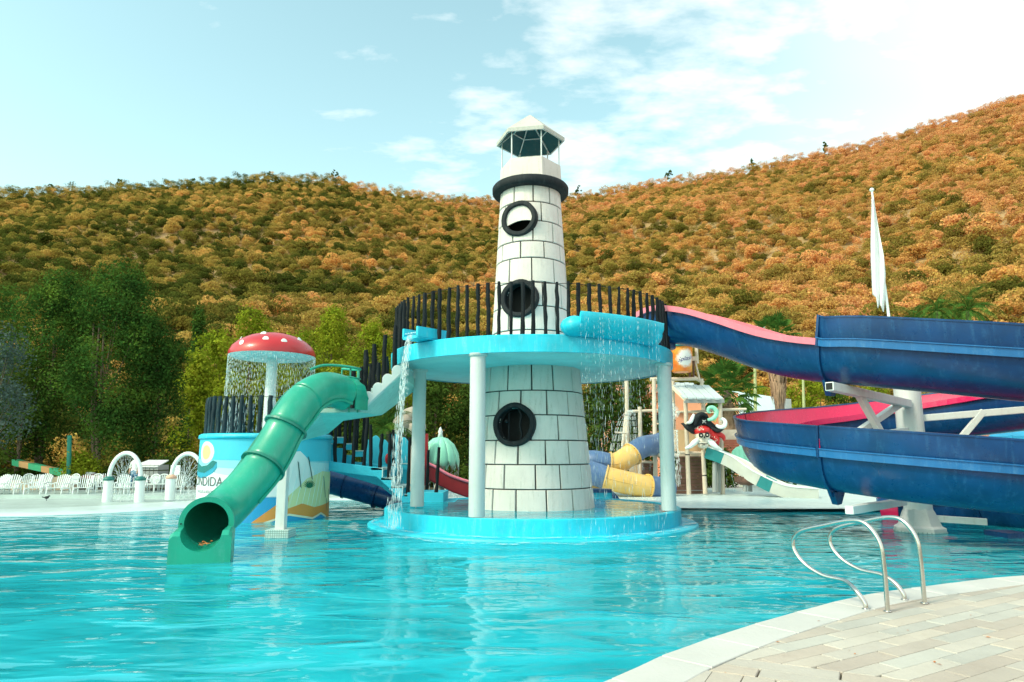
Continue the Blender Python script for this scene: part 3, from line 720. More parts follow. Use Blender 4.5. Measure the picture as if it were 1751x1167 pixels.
# cyan overflow trough on the platform edge
tr = thing('overflow_trough', 'long bright cyan trough spilling water over the platform edge, below the railing', 'trough', (LC.x + 1.6, LC.y - 3.4, ZT))
aa = [R(-90 + x) for x in np.linspace(13, 45, 16)]
path = [Vector((LC.x + (PR + .10) * math.cos(a), LC.y + (PR + .10) * math.sin(a), ZT + .06 - .004 * i)) for i, a in enumerate(aa)]
prof = [(-.30, .02), (-.36, .30), (-.30, .31), (-.24, .12), (-.05, .05), (.14, .12), (.26, .36), (.34, .37), (.33, .22), (.22, .0), (.02, -.10), (-.20, -.08)]
b = MB(); b.sweep(path, prof, m=0, smooth=True); o = recalc(obj('trough_body', b, CYAN, tr)); bev(o, .02)
b = MB(); b.sph(path[0] + Vector((-.02, .06, .11)), (.30, .36, .22), 18); obj('trough_end', b, CYAN, tr)
b = MB(); b.sph(path[-1] + Vector((.02, .0, .12)), (.22, .32, .22), 18); obj('trough_end', b, CYAN, tr)
# left scupper
sc_ = P(725, 575, 15.6); a = R(-133)
q = Vector((LC.x + (PR - .02) * math.cos(a), LC.y + (PR - .02) * math.sin(a), ZT + .13)); dv = Vector((math.cos(a), math.sin(a), 0))
su = thing('water_scupper', 'small cyan spout box pouring water over the left side of the platform', 'spout', q)
sx = Vector((-dv.y, dv.x, 0)); 
M3 = Matrix((dv, sx, Vector((0, 0, 1)))).transposed()
b = MB(); b.box(q + Vector((0, 0, -.09)), (.86, .50, .06), M=M3); b.box(q + sx * .24 + Vector((0, 0, .02)), (.86, .06, .22), M=M3); b.box(q - sx * .24 + Vector((0, 0, .02)), (.86, .06, .22), M=M3); b.box(q - dv * .42 + Vector((0, 0, .02)), (.05, .5, .22), M=M3)
obj('spout_box', b, CYAN, su)
b = MB(); b.box(q + Vector((0, 0, .0)), (.88, .41, .02), M=M3); obj('spout_water', b, DROPS, su)
SPOUT = q + dv * .43

# ================= GREEN TUBE SLIDE =================
gpx = [(353, 895, 11.7), (361, 888, 12.1), (388, 868, 12.6), (437, 815, 13.1), (471, 763, 13.5), (497, 717, 13.75), (522, 684, 14.1), (550, 668, 14.5), (572, 668, 14.9), (590, 674, 15.15)]
gp = spline([P(x, y, Y) for x, y, Y in gpx], 6)
g0 = thing('green_tube_slide', 'green enclosed tube slide curving down to a box outlet in the water', 'water slide', (gp[0].x, gp[0].y, 0))
def tube_shell(path, r, n=32, th=.03):
    b = MB(); b.tube(path, r, n, caps=False); b2 = MB(); b2.tube(path, r - th, n, caps=False)
    o = len(b.v); b.add(b2.v, [tuple(reversed(f)) for f in b2.f], 1, True)
    k = len(path) * n
    b.add([], []); 
    for e in (0, len(path) - 1):
        for j in range(n): b.f.append((e * n + j, e * n + (j + 1) % n, o + e * n + (j + 1) % n, o + e * n + j)); b.m.append(0); b.sm.append(False)
    return b
TR = .378
# split at flanges
n_ = len(gp); cuts = [0, 20, 28, 36, n_ - 1]
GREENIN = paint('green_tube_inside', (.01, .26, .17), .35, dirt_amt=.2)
for i in range(len(cuts) - 1):
    seg = gp[cuts[i]:cuts[i + 1] + 1]
    obj('tube_section', tube_shell(seg, TR), [GREEN, GREENIN], g0)
def flange(path, i, r0, r1, wd, parent, mat, name='flange', bolts=18):
    p = path[i]; t = (path[min(i + 1, len(path) - 1)] - path[max(i - 1, 0)]).normalized(); q = t.to_track_quat('Z', 'Y').to_matrix()
    b = MB(); n = 40; vs = []; pr = [(r0, -wd / 2), (r1, -wd / 2), (r1, wd / 2), (r0, wd / 2)]
    for j in range(n):
        a = 2 * PI * j / n
        for r_, z_ in pr: vs.append(p + q @ Vector((r_ * math.cos(a), r_ * math.sin(a), z_)))
    b.add(vs, [(j * 4 + k, ((j + 1) % n) * 4 + k, ((j + 1) % n) * 4 + (k + 1) % 4, j * 4 + (k + 1) % 4) for j in range(n) for k in range(4)])
    o = recalc(obj(name, b, mat, parent))
    bb = MB()
    for j in range(bolts):
        a = 2 * PI * j / bolts; c_ = q @ Vector(((r0 + r1) / 2 * math.cos(a), (r0 + r1) / 2 * math.sin(a), 0)); bb.cyl(p + c_ - t * (wd / 2 + .012), p + c_ + t * (wd / 2 + .012), .014, n=6, smooth=False)
    obj('bolts', bb, GREEND if mat is GREEND else BLACK, o); return o
flange(gp, 20, TR - .02, TR + .065, .045, g0, GREEND); flange(gp, 28, TR - .02, TR + .065, .045, g0, GREEND)
flange(gp, 1, TR - .035, TR + .05, .10, g0, GREEN, bolts=0 or 1)
# longitudinal seam ribs, top-left and lower-right
for sgn in (1, -1):
    b = MB(); fr = frames(gp); pts = []
    for p, s_1, up in fr: pts.append(p + (s_1 * -sgn * .80 + up * (.60 if sgn > 0 else -.60)).normalized() * (TR + .012))
    for i in range(len(pts) - 1):
        if sgn > 0 or i > 14: b.beam(pts[i], pts[i + 1] + (pts[i + 1] - pts[i]) * .1, .045, .05)
    obj('seam_rib', b, GREEND if sgn > 0 else GREEN, g0)
# outlet box: block with a U-shaped trough carved out
m0 = gp[0]; t0 = (gp[0] - gp[3]); t0.z = 0; t0.normalize(); sx = Vector((-t0.y, t0.x, 0))
def outlet(parent, m0, t0, sx, r, L_, w, h_side, mat):
    b = MB(); n = 15; rows = []
    for k in range(7):                                                  # from tube mouth outwards
        t = k / 6; hs = h_side * (1 - .04 * t) - (.06 if k == 6 else 0); r_ = r * (1 - .10 * t); fl_ = m0.z - r - .03 * t
        row = []; c_ = m0 + t0 * (L_ * t)
        row.append(c_ - sx * w + Vector((0, 0, -m0.z - .9))); 
        row.append(Vector((c_.x - sx.x * w, c_.y - sx.y * w, hs - .05))); row.append(Vector((c_.x - sx.x * (w - .05), c_.y - sx.y * (w - .05), hs)))
        zc_ = fl_ + r_
        for j in range(n):
            a = PI + PI * j / (n - 1); x = math.cos(a) * r_ * .98; z = zc_ + math.sin(a) * r_
            z = min(z, hs) if abs(x) < r_ * .9 else min(hs, zc_)
            row.append(Vector((c_.x + sx.x * x, c_.y + sx.y * x, max(z, fl_))))
        row.append(Vector((c_.x + sx.x * (w - .05), c_.y + sx.y * (w - .05), hs))); row.append(Vector((c_.x + sx.x * w, c_.y + sx.y * w, hs - .05)))
        row.append(c_ + sx * w + Vector((0, 0, -m0.z - .9))); rows.append(row)
    q = len(rows[0]); vs = [v for r_ in rows for v in r_]
    fs = [(i * q + j, i * q + j + 1, (i + 1) * q + j + 1, (i + 1) * q + j) for i in range(6) for j in range(q - 1)]
    b.add(vs, fs, 0, False); b.add(rows[-1], [tuple(range(q))]); b.add(rows[0], [tuple(range(q))])
    o = recalc(obj('outlet_box', b, mat, parent)); bev(o, .03, 3); return o
outlet(g0, m0 + t0 * .02, t0, sx, TR - .03, .62, .455, .50, GREEN)
LIT = paint('orange_leaf_litter', (.50, .17, .04), .8, dirt_amt=0, rnd=.2)
n = 46; C = np.array([[m0.x + t0.x * u_ + sx.x * v_, m0.y + t0.y * u_ + sx.y * v_, m0.z - TR + .095 + abs(v_ - .02) * .10] for u_, v_ in zip(rng.uniform(.05, .6, n), rng.normal(.03, .05, n))])
me = leaf_mesh('fallen_leaves', C, np.tile([0, 0, 1.0], (n, 1)) + rng.normal(size=(n, 3)) * .3, rng.uniform(.015, .035, n), .5, LIT); o = bpy.data.objects.new('fallen_leaves', me); COL.objects.link(o); o['kind'] = 'stuff'; o['label'] = 'orange fallen leaves caught in the green slide outlet'
# entrance hood
e = gp[-1]; tt = (gp[-1] - gp[-4]).normalized(); tt.z = 0; tt.normalize(); sd2 = Vector((-tt.y, tt.x, 0))
FLZ = e.z - TR + .02
b = MB(); prof = []
for r_, off in ((TR, 0), (TR + .04, .02)):
    prof.append([])
hood = []
for k, (dx, rr, top) in enumerate(((0, TR + .02, 0), (.12, TR + .03, .0), (.26, TR + .02, -.20), (.36, TR + .0, -.5))):
    row = []
    for j in range(15):
        a = -.12 * PI + 1.24 * PI * j / 14; z = e.z + math.sin(a) * rr
        z = min(z, e.z + TR + .02 + top) if k > 1 else z
        row.append(e + tt * dx + sd2 * math.cos(a) * rr + Vector((0, 0, z - e.z)))
    row.insert(0, Vector((row[0].x, row[0].y, FLZ))); row.append(Vector((row[-1].x, row[-1].y, FLZ))); hood.append(row)
q = 17; b.add([v for r_ in hood for v in r_], [(i * q + j, i * q + j + 1, (i + 1) * q + j + 1, (i + 1) * q + j) for i in range(3) for j in range(q - 1)], 0, False)
o = obj('entrance_hood', b, GREEN, g0); sm = o.modifiers.new('s', 'SOLIDIFY'); sm.thickness = .035
# support post with tiled plinth
pb = G(472, 921, .0); b = MB(); b.box((pb.x, pb.y + .26, .60), (.19, .19, 2.6)); o = obj('support_post', b, WMET, g0); bev(o, .01)
TILE = NT('small_mosaic_tile'); bb_ = TILE.n('ShaderNodeBsdfPrincipled'); TILE.l(bb_.outputs[0], TILE.o.inputs[0])
bt = TILE.n('ShaderNodeTexBrick'); bt.offset = 0; bt.inputs['Scale'].default_value = 1; bt.inputs['Brick Width'].default_value = .045; bt.inputs['Row Height'].default_value = .045; bt.inputs['Mortar Size'].default_value = .004
bt.inputs['Color1'].default_value = (.45, .62, .60, 1); bt.inputs['Color2'].default_value = (.60, .70, .66, 1); bt.inputs['Mortar'].default_value = (.12, .2, .2, 1)
gg = TILE.n('ShaderNodeNewGeometry').outputs['Position']; sp3 = TILE.n('ShaderNodeSeparateXYZ'); TILE.l(gg, sp3.inputs[0]); cb3 = TILE.n('ShaderNodeCombineXYZ')
TILE.l(TILE.math('ADD', sp3.outputs[0], sp3.outputs[1]), cb3.inputs[0]); TILE.l(sp3.outputs[2], cb3.inputs[1]); TILE.l(cb3.outputs[0], bt.inputs[0]); TILE.l(bt.outputs[0], bb_.inputs['Base Color']); bb_.inputs['Roughness'].default_value = .3
b = MB(); b.box((pb.x, pb.y + .26, -.45), (.48, .48, 1.22)); o = obj('tiled_plinth', b, TILE.m, g0); bev(o, .006)

# ---- landing and concrete stair bridge between platform and green slide / mural tower ----
br = thing('stair_bridge', 'white and pale green concrete stair bridge descending left from the round platform', 'staircase', P(640, 660, 15.9))
def pxpoly(pts, Y): return [P(x, y, Y) for x, y in pts]
YB = 15.25
def side(pts, Y0, d, name, mat, parent, bv=.015):
    b = MB(); b.prism(pxpoly(pts, Y0), (0, d, 0)); o = recalc(obj(name, b, mat, parent)); bev(o, bv); return o
# underside slab of the upper flight
A_ = [P(613, 705, YB), P(710, 614, YB + .9)]
def flight(p_top_l, p_bot_l, wid, th, parent, name, mat):
    b = MB(); d = Vector((0, wid, 0)); a0, a1 = p_top_l, p_bot_l
    b.prism([a0, a1, a1 - Vector((0, 0, th)), a0 - Vector((0, 0, th))], d); return recalc(obj(name, b, mat, parent))
UP0 = P(690, 640, 15.6); UP1 = P(608, 712, 15.3)
SAGE = paint('pale_sage_concrete', (.46, .66, .60), .75, (.16, .28, .22), .7, .12, .3, 10)
slab1 = MB(); W_ = 1.15
def quad_slab(b, a, c, th, w_, m=0): b.prism([a, c, c - Vector((0, 0, th)), a - Vector((0, 0, th))], Vector((-.15, w_, 0)), m)
LB = P(615, 704, 15.3); LT = P(687, 642, 15.6)
QC, QD = Vector((-2.45, 17.6, 3.32)), P(654, 710, 16.6)
def quadslab(a, b2, c, d, th, name, mat):
    b = MB(); b.add([a, b2, c, d, a + Vector((0, 0, th)), b2 + Vector((0, 0, th)), c + Vector((0, 0, th)), d + Vector((0, 0, th))], [(0, 1, 2, 3), (7, 6, 5, 4), (0, 4, 5, 1), (1, 5, 6, 2), (2, 6, 7, 3), (3, 7, 4, 0)]); o = recalc(obj(name, b, mat, br)); bev(o, .015); return o
quadslab(LT, LB, QD, QC, .22, 'flight_slab', SAGE)
LE = P(538, 707, 15.2); quadslab(LB + Vector((0, 0, -.02)), LE, P(575, 722, 16.2), QD, .10, 'landing_slab', SAGE)
quadslab(P(548, 710, 15.35), P(508, 757, 17.0), P(562, 742, 18.0), P(590, 718, 16.4), .20, 'flight_slab', SAGE)
for k in range(7):                                                    # treads
    t = (k + .5) / 7; c_ = LT.lerp(LB, t).lerp(QC.lerp(QD, t), .5); b = MB(); b.box(c_ + Vector((-.02, 0, .30)), (.16, 1.2, .16)); obj('tread', b, STEPW, br)
def scallop(parent, p0, p1, n, h, th, mat, name='scalloped_parapet'):
    d = (p1 - p0); poly = [p0 + Vector((0, 0, .02))]
    for k in range(n):
        step = (p0 + d * ((k + .35) / n)).z
        for j in range(8):
            t = j / 7; q = p0 + d * ((k + t) / n); poly.append(Vector((q.x, q.y, step + h + .10 * math.sin(PI * min(1, .12 + t * .88)) ** .6 - .02)))
    poly.append(p1 + Vector((0, 0, .02))); b = MB(); b.prism(poly, (.03, th, 0)); o = recalc(obj(name, b, mat, parent)); bev(o, .014); return o
WPAR = paint('chalk_white_parapet', (.74, .76, .73), .8, (.35, .45, .42), .4, .06, .2, 14)
scallop(br, LT + Vector((-.02, -.03, 0)), LB + Vector((.06, -.03, .02)), 4, .22, .12, WPAR)
scallop(br, P(545, 708, 15.3), P(512, 752, 16.6), 3, .25, .12, WPAR)
nr = thing('stair_railing', 'four tall uneven black log posts on the near edge of the stair bridge', 'railing', P(625, 680, 15.6))
for (x, yb, yt) in ((624, 682, 599), (638, 668, 589), (656, 655, 573), (675, 642, 557)):
    a_ = P(x, yb, 15.62); c_ = P(x + .5, yt, 15.62); b = MB(); log(b, a_, c_.z - a_.z, .055); obj('post', b, LOG, nr)
fr_ = thing('stair_railing', 'shorter black log posts and wire on the far edge of the stair bridge', 'railing', P(610, 690, 16.8)); tps = []
for (x, yb, yt) in ((603, 705, 632), (617, 700, 628), (631, 690, 624), (645, 680, 620), (661, 670, 610)):
    a_ = P(x, yb, 16.7); c_ = P(x, yt, 16.7); b = MB(); log(b, a_, c_.z - a_.z, .055); obj('post', b, LOG, fr_); tps.append(c_)
b = MB(); b.tube(tps, .008, 5); obj('wire', b, BLACK, fr_)
# green landing rail (tube hoop with balusters)
gr_ = thing('landing_rail', 'thin green metal guard rail around the landing behind the green tube top', 'guard rail', (e.x, e.y, LB.z))
r0_, r1_ = P(540, 634, 14.9), P(612, 640, 15.2)
top = [P(531, 632, 14.6), P(553, 625, 14.8), P(585, 626, 15.0), P(614, 631, 15.2), P(612, 633, 16.2), P(585, 631, 16.6)]
b = MB(); b.tube(spline(top, 4), .028, 8); obj('handrail', b, GREEN, gr_)
for q_ in (.45,):
    b = MB(); b.tube([p - Vector((0, 0, .22)) for p in spline(top[2:], 4)], .018, 8); obj('midrail', b, GREEN, gr_)
for t in (top[3], top[4], top[2].lerp(top[3], .5), top[3].lerp(top[4], .5), top[5]):
    b = MB(); b.cyl(t, Vector((t.x, t.y, LB.z - .03)), .02, n=8); obj('baluster', b, GREEN, gr_)

# ================= MURAL TOWER =================
MC = Vector((P(455, 800, 19.1).x, 19.1, 0)); MR = 1.70
mt = thing('mural_tower', 'low round blue drum with a painted seaside mural behind the green slide', 'tower', (MC.x, MC.y, -1.2))
MURW = paint('mural_sky_print', (.50, .78, .84), .6, (.3, .55, .62), .3, .06, .15, 8)
b = MB(); b.lathe([(MR, -1.2), (MR, 2.12)], MC, 72); obj('drum_wall', b, MURW, mt)
b = MB(); b.lathe([(MR, 2.06), (MR + .05, 2.07), (MR + .04, 2.16), (MR - .02, 2.2), (0, 2.2)], MC, 72); o = obj('rim', b, CYAN, mt)
def patch(poly, lay_, mat, name):                                     # flat print on the drum: poly in (angle deg, z)
    b = MB(); a0 = min(p[0] for p in poly); a1 = max(p[0] for p in poly); n = max(2, int((a1 - a0) / 1.2)); r_ = MR + .004 * lay_; k = len(poly)
    def ivals(a):
        zs = []
        for i in range(k):
            (x0, z0), (x1, z1) = poly[i], poly[(i + 1) % k]
            if (x0 <= a < x1) or (x1 <= a < x0): zs.append(z0 + (z1 - z0) * (a - x0) / (x1 - x0))
        return sorted(zs)
    for i in range(n):
        aa_, ab = a0 + (a1 - a0) * (i + .001) / n, a0 + (a1 - a0) * (i + .999) / n; za, zb = ivals(aa_), ivals(ab)
        if len(za) != len(zb):
            zm = ivals((aa_ + ab) / 2); za = za if len(za) == len(zm) else zm; zb = zb if len(zb) == len(zm) else zm
        for j in range(0, len(za) - 1, 2):
            q = [(aa_, za[j]), (ab, zb[j]), (ab, zb[j + 1]), (aa_, za[j + 1])]
            b.add([(MC.x + r_ * math.cos(R(-64 + a)), MC.y + r_ * math.sin(R(-64 + a)), z) for a, z in q], [(0, 1, 2, 3)], 0, True)
    return obj(name, b, mat, mt)
def pr(name, col): return paint('print_' + name, col, .6, (.4, .5, .5), .12, .05, .12, 9)
def ell(a, z, ra, rz_, n=20): return [(a + ra * math.cos(t), z + rz_ * math.sin(t)) for t in np.linspace(0, 2 * PI, n, endpoint=False)]
patch([(-100, 1.55), (110, 1.45), (110, 2.06), (-100, 2.06)], 1, pr('upper_sky', (.06, .56, .74)), 'mural_sky')
patch([(-100, 1.42), (-20, 1.30), (10, 1.5), (110, 1.35), (110, 1.46), (-100, 1.56)], 1, pr('mid_sky', (.26, .68, .80)), 'mural_sky')
wc_ = pr('cloud', (.80, .85, .86))
patch([(-100, .52), (-30, .52), (-30, 1.12), (-52, 1.20), (-60, 1.42), (-72, 1.36), (-100, 1.0)], 2, wc_, 'mural_cloud')
patch([(-8, .62), (40, .62), (38, 1.2), (30, 1.55), (22, 1.75), (14, 1.72), (8, 1.45), (0, 1.3), (-8, 1.1)], 2, wc_, 'mural_cloud')
patch([(-110, -.4), (-30, -.4), (-30, .50), (-110, .50)], 2, pr('sea', (.02, .32, .62)), 'mural_sea')
patch([(-30, -.6), (12, -.6), (12, .60), (-30, .60)], 2, pr('sea', (.02, .32, .62)), 'mural_sea')
patch([(-18, -.05), (10, .55), (30, 1.05), (50, 1.22), (85, 1.15), (85, .35), (60, .25), (30, .30), (5, .05)], 3, pr('pale_sand', (.70, .72, .40)), 'mural_beach')
patch([(-18, -.05), (8, .52), (14, .60), (12, .30), (26, .42), (40, .30), (85, .42), (85, -.6), (62, -.05), (50, .08), (38, -.02), (14, .12), (-18, -.18)], 4, pr('orange_sand', (.78, .30, .06)), 'mural_sand')
patch([(-18, -.16), (14, .14), (38, .0), (50, .10), (62, -.03), (66, -.6), (-18, -.6)], 5, pr('sea', (.02, .32, .62)), 'mural_sea')
patch([(-18, -.16), (14, .14), (38, .0), (50, .10), (62, -.03), (62, .02), (50, .15), (38, .05), (14, .19), (-18, -.11)], 6, pr('foam', (.80, .78, .6)), 'mural_foam')
# green plant tuft
for k in range(11):
    a = -70 + 14 * k; L_ = .22; ax, az = 33 + math.sin(R(a)) * 7.5, .80 + math.cos(R(a)) * L_
    patch([(33 - 1.2, .80), (33 + 1.2, .80), (ax + .3, az), (ax - .3, az)], 6, pr('plant', (.01, .16, .08)), 'mural_plant')
for (a0_, z0_, a1_, z1_) in ((36, 1.0, 30, 1.62), (24, .8, 20, 1.5), (58, .5, 52, 1.1), (64, .15, 60, .5), (70, .2, 66, .75)):
    patch([(a0_ - .5, z0_), (a0_ + .5, z0_), (a1_ + .5, z1_), (a1_ - .5, z1_)], 6, pr('line', (.05, .12, .12)), 'mural_line')
# sun with halo and teal swoosh logo
patch(ell(-66, 1.72, 12, .28), 2, pr('halo', (.78, .80, .66)), 'mural_halo'); patch(ell(-66, 1.72, 7, .18), 3, pr('sun', (.80, .62, .26)), 'mural_sun')
sw = [(-100, 1.38), (-82, 1.22), (-66, 1.20), (-54, 1.34), (-50, 1.48), (-55, 1.52), (-62, 1.40), (-72, 1.36), (-84, 1.44), (-100, 1.58)]
patch(sw, 4, pr('swoosh', (.005, .18, .18)), 'mural_swoosh'); patch([(a, z - .14) for a, z in sw[:5]] + [(a, z - .0) for a, z in reversed(sw[:5])], 3, pr('swoosh_light', (.02, .34, .50)), 'mural_swoosh')
patch(ell(-62, .40, 7, .17), 5, pr('foam2', (.80, .84, .82)), 'mural_shell')
for a, z in ((-65, .46), (-60, .46), (-63, .36), (-59, .33), (-65, .30)): patch(ell(a, z, 1.2, .035, 8), 6, pr('dark', (.01, .03, .12)), 'mural_dot')
def drum_text(s, size, a_end, z, sx_=1.0, mat=None):
    v, f = text_polys(s, size); xe = max(x for x, _, _ in v); b = MB(); r_ = MR + .02
    # slim subdivision is not needed: letters are narrow
    vs = []
    for x, y, _ in v:
        a = R(-64 + a_end) + (x - xe) * sx_ / r_; vs.append((MC.x + r_ * math.cos(a), MC.y + r_ * math.sin(a), z + y))
    b.add(vs, f); return obj('lettering', b, mat or pr('text', (.10, .11, .11)), mt)
drum_text('ESCONDIDA', .33, -42, .88, .98); drum_text('PARQUE & RESORT', .10, -50, .70, 1.0)
# draped banner folds
b = MB()
for k in range(9):
    a0_ = 2 + k * 5.5; pts = []
    for j in range(7):
        t = j / 6; a = R(-64 + a0_ + 10 * t); r_ = MR + .012; pts.append((MC.x + r_ * math.cos(a), MC.y + r_ * math.sin(a), .15 + 1.3 * t + .05 * math.sin(k)))
    b.tube(pts, [.001, .004, .006, .007, .005, .004, .001], 6)
obj('banner_folds', b, pr('fold', (.62, .80, .82)), mt)
sp = []
for a in np.arange(-178, 178, 8.6):
    if 20 < a < 62: continue
    a_ = R(-64 + a); sp.append(Vector((MC.x + (MR - .12) * math.cos(a_), MC.y + (MR - .12) * math.sin(a_), 2.18)))
TLOG = paint('dark_teal_log_paint', (.008, .026, .036), .6, (.08, .26, .30), .7, .3, .6, 35, spec=.3)
railing('log_railing', 'wet dark teal log railing on top of the mural drum under the mushroom fountain', sp, .98, .052, TLOG, wires=(.98,), hj=.015)
# ---- mushroom fountain ----
mf = thing('mushroom_fountain', 'giant red mushroom fountain with white dots raining a curtain of water', 'fountain', (MC.x, MC.y, 2.2))
b = MB(); b.lathe([(.165, 0), (.15, 1.2), (.14, 2.25)], MC + Vector((0, 0, 2.2)), 20); obj('stem', b, WMET, mf)
KZ = 4.38; KR = 1.17
b = MB(); b.lathe([(KR, KZ), (KR * 1.0, KZ + .10), (KR * .93, KZ + .26), (KR * .78, KZ + .42), (KR * .55, KZ + .56), (KR * .3, KZ + .64), (0, KZ + .67)], MC, 48); obj('cap', b, RED, mf)
b = MB(); b.lathe([(.13, KZ - .02), (KR * .5, KZ - .10), (KR * .9, KZ - .05), (KR, KZ)], MC, 48); obj('cap_underside', b, WPLAST, mf)
for (a, t) in ((-82, .28), (-118, .12), (-55, .20), (-150, .45), (-20, .42), (-95, .80), (60, .3), (110, .4), (160, .3), (-176, .1)):
    r_ = KR * (1.0 - .55 * t) ; zz_ = KZ + .10 + .55 * (1 - (r_ / KR) ** 2.1) ** .8 * .98
    p = MC + Vector((r_ * math.cos(R(a)), r_ * math.sin(R(a)), 0)); p.z = KZ + np.interp(r_ / KR, [0, .3, .55, .78, .93, 1.0], [.67, .64, .56, .42, .26, .10]); 
    nn = Vector((math.cos(R(a)) * (.25 + r_ / KR), math.sin(R(a)) * (.25 + r_ / KR), 1.25 - r_ / KR * .9)).normalized(); q = nn.to_track_quat('Z', 'Y').to_matrix(); b = MB(); b.sph(p, (.085, .085, .012), 12, M=q); obj('dot', b, WPLAST, mf)
def strands(b, pts, h, rnd=.15, r=.006, dens=1.0, vel=None):
    for p in pts:
        z = 0; 
        while z < h:
            L_ = rng.uniform(.03, .16) * (1 + z / h); gap = rng.uniform(.01, .10) * (.3 + 1.5 * z / h) / dens
            x, y = p[0] + rng.uniform(-1, 1) * rnd * .1 * z, p[1] + rng.uniform(-1, 1) * rnd * .1 * z
            ox, oy = (vel[0] * math.sqrt(z), vel[1] * math.sqrt(z)) if vel else (0, 0); rr = r * rng.uniform(.4, 1.3)
            t_ = p[2] - z; bt_ = max(p[2] - h, t_ - L_); ax = rng.uniform(0, PI); dx, dy = math.cos(ax) * rr, math.sin(ax) * rr
            x += ox; y += oy; mz = (t_ + bt_) / 2
            b.add([(x, y, t_), (x + dx, y + dy, mz), (x - dy, y + dx, mz), (x - dx * .7 + dy * .7, y - dx * .7 - dy * .7, mz), (x, y, bt_)], [(0, 1, 2), (0, 2, 3), (0, 3, 1), (4, 2, 1), (4, 3, 2), (4, 1, 3)]); z += L_ + gap
DROPM = NT('water_drops'); q1 = DROPM.n('ShaderNodeBsdfPrincipled'); q1.inputs['Base Color'].default_value = (.86, .93, .94, 1); q1.inputs['Roughness'].default_value = .15
q2 = DROPM.n('ShaderNodeBsdfTransparent'); q3 = DROPM.n('ShaderNodeMixShader'); q3.inputs[0].default_value = .48; DROPM.l(q2.outputs[0], q3.inputs[1]); DROPM.l(q1.outputs[0], q3.inputs[2]); DROPM.l(q3.outputs[0], DROPM.o.inputs[0]); DM = DROPM.m
def water_obj(name, b, label, cat='falling water', mat=None):
    o = obj(name, b, mat or DM); o['kind'] = 'stuff'; o['label'] = label; o['category'] = cat; return o
b = MB(); strands(b, [MC + Vector((KR * .995 * math.cos(a), KR * .995 * math.sin(a), KZ)) for a in np.linspace(0, 2 * PI, 150)], 2.15, .3, .008); water_obj('water_curtain', b, 'curtain of falling drops around the red mushroom cap')
# water from scupper
b = MB(); pts = [SPOUT + Vector((rng.uniform(-.02, .02), 0, -.03)) + Vector((-dv.y, dv.x, 0)) * rng.normal(0, .055) for _ in range(34)]
strands(b, pts, ZT + .05 - .1, .3, .008, 1.8, (dv.x * .16, dv.y * .16)); water_obj('falling_water', b, 'white stream of water falling from the scupper past the left column')
b = MB(); pts = []
for i in range(34):
    a = R(-90 + rng.uniform(13, 45)); r_ = PR + .42 + rng.uniform(-.02, .04); pts.append((LC.x + r_ * math.cos(a), LC.y + r_ * math.sin(a), ZT + .32))
strands(b, pts, ZT + .32, .2, .0035, .4); water_obj('dripping_water', b, 'sparse drops raining from the cyan trough on the platform')
b = MB(); pts = []
for i in range(50):
    a = R(-90 + rng.uniform(-70, 80)); r_ = 3.0 + rng.uniform(0, .35); pts.append((LC.x + 3.44 * math.cos(R(rng.uniform(20, 60))), LC.y + 3.4 * math.sin(R(rng.uniform(20, 60))), ZT))
strands(b, pts, ZT - .4, .2, .0045, .4); water_obj('dripping_water', b, 'drops raining from the far right side of the platform')
# foam around the base
b = MB()
def blob(cx_, cy_, z, rx, ry, rot_=0, n=18):
    vs = [(cx_, cy_, z)]
    for j in range(n):
        a = 2 * PI * j / n; k = 1 + .25 * math.sin(3 * a + cx_ * 7) + rng.uniform(-.08, .08); x, y = rx * k * math.cos(a), ry * k * math.sin(a); vs.append((cx_ + x * math.cos(rot_) - y * math.sin(rot_), cy_ + x * math.sin(rot_) + y * math.cos(rot_), z))
    b.add(vs, [(0, 1 + j, 1 + (j + 1) % n) for j in range(n)])
for a in np.linspace(-175, -5, 46):
    r_ = 3.80 + rng.uniform(-.09, .2); blob(LC.x + r_ * math.cos(R(a)), LC.y + r_ * math.sin(R(a)), .068 + rng.uniform(0, .004), .20, rng.uniform(.04, .10), R(a + 90))
for a in np.linspace(-172, -8, 40):
    r_ = 4.28 + rng.uniform(-.06, .25); blob(LC.x + r_ * math.cos(R(a)), LC.y + r_ * math.sin(R(a)), .012 + rng.uniform(0, .006), .26, rng.uniform(.04, .10), R(a + 90))
f_ = water_obj('water_foam', b, 'thin white foam where falling water hits the round base steps', 'foam', FOAM)

# ================= BIG BLUE OPEN SLIDE =================
HC = Vector((8.96, 15.5, 0)); HR = 3.1
def hel(th, z): return Vector((HC.x + HR * math.cos(R(th)), HC.y + HR * math.sin(R(th)), z))
bpath = [P(1108, 541, 17.3), P(1140, 527, 16.9), P(1190, 529, 16.3), P(1250, 544, 15.6), P(1320, 565, 14.8), P(1375, 575, 14.2), P(1432, 579, 13.6), P(1500, 582, 13.05)]
bpath = [p + Vector((0, .15, -.07)) for p in bpath]
zf = bpath[-1].z
bpath += [hel(-90, P(1720, 607, 12.4).z), hel(-60, 3.36), hel(-30, 3.22), hel(0, 3.08), hel(30, 2.95), hel(60, 2.78), hel(90, 2.56), hel(120, 2.40), hel(150, 2.20), hel(180, 1.98), hel(210, 1.80), hel(240, 1.62), hel(270, 1.45),
          hel(300, 1.28), hel(330, 1.08), hel(360, .86), hel(385, .66), hel(404, .54)]
bp = spline(bpath, 6)
lastd = Vector((-1, .0, -.06))
end = [hel(404, .54) + Vector((-.7, .35, -.04)), hel(404, .54) + Vector((-1.5, .45, -.08))]
bp = bp[:-1] + spline([bp[-1]] + end, 5)
nb_ = len(bp); i_front = 7 * 6 - 6      # raised outer wall starts at the joint
W, H = .56, .82
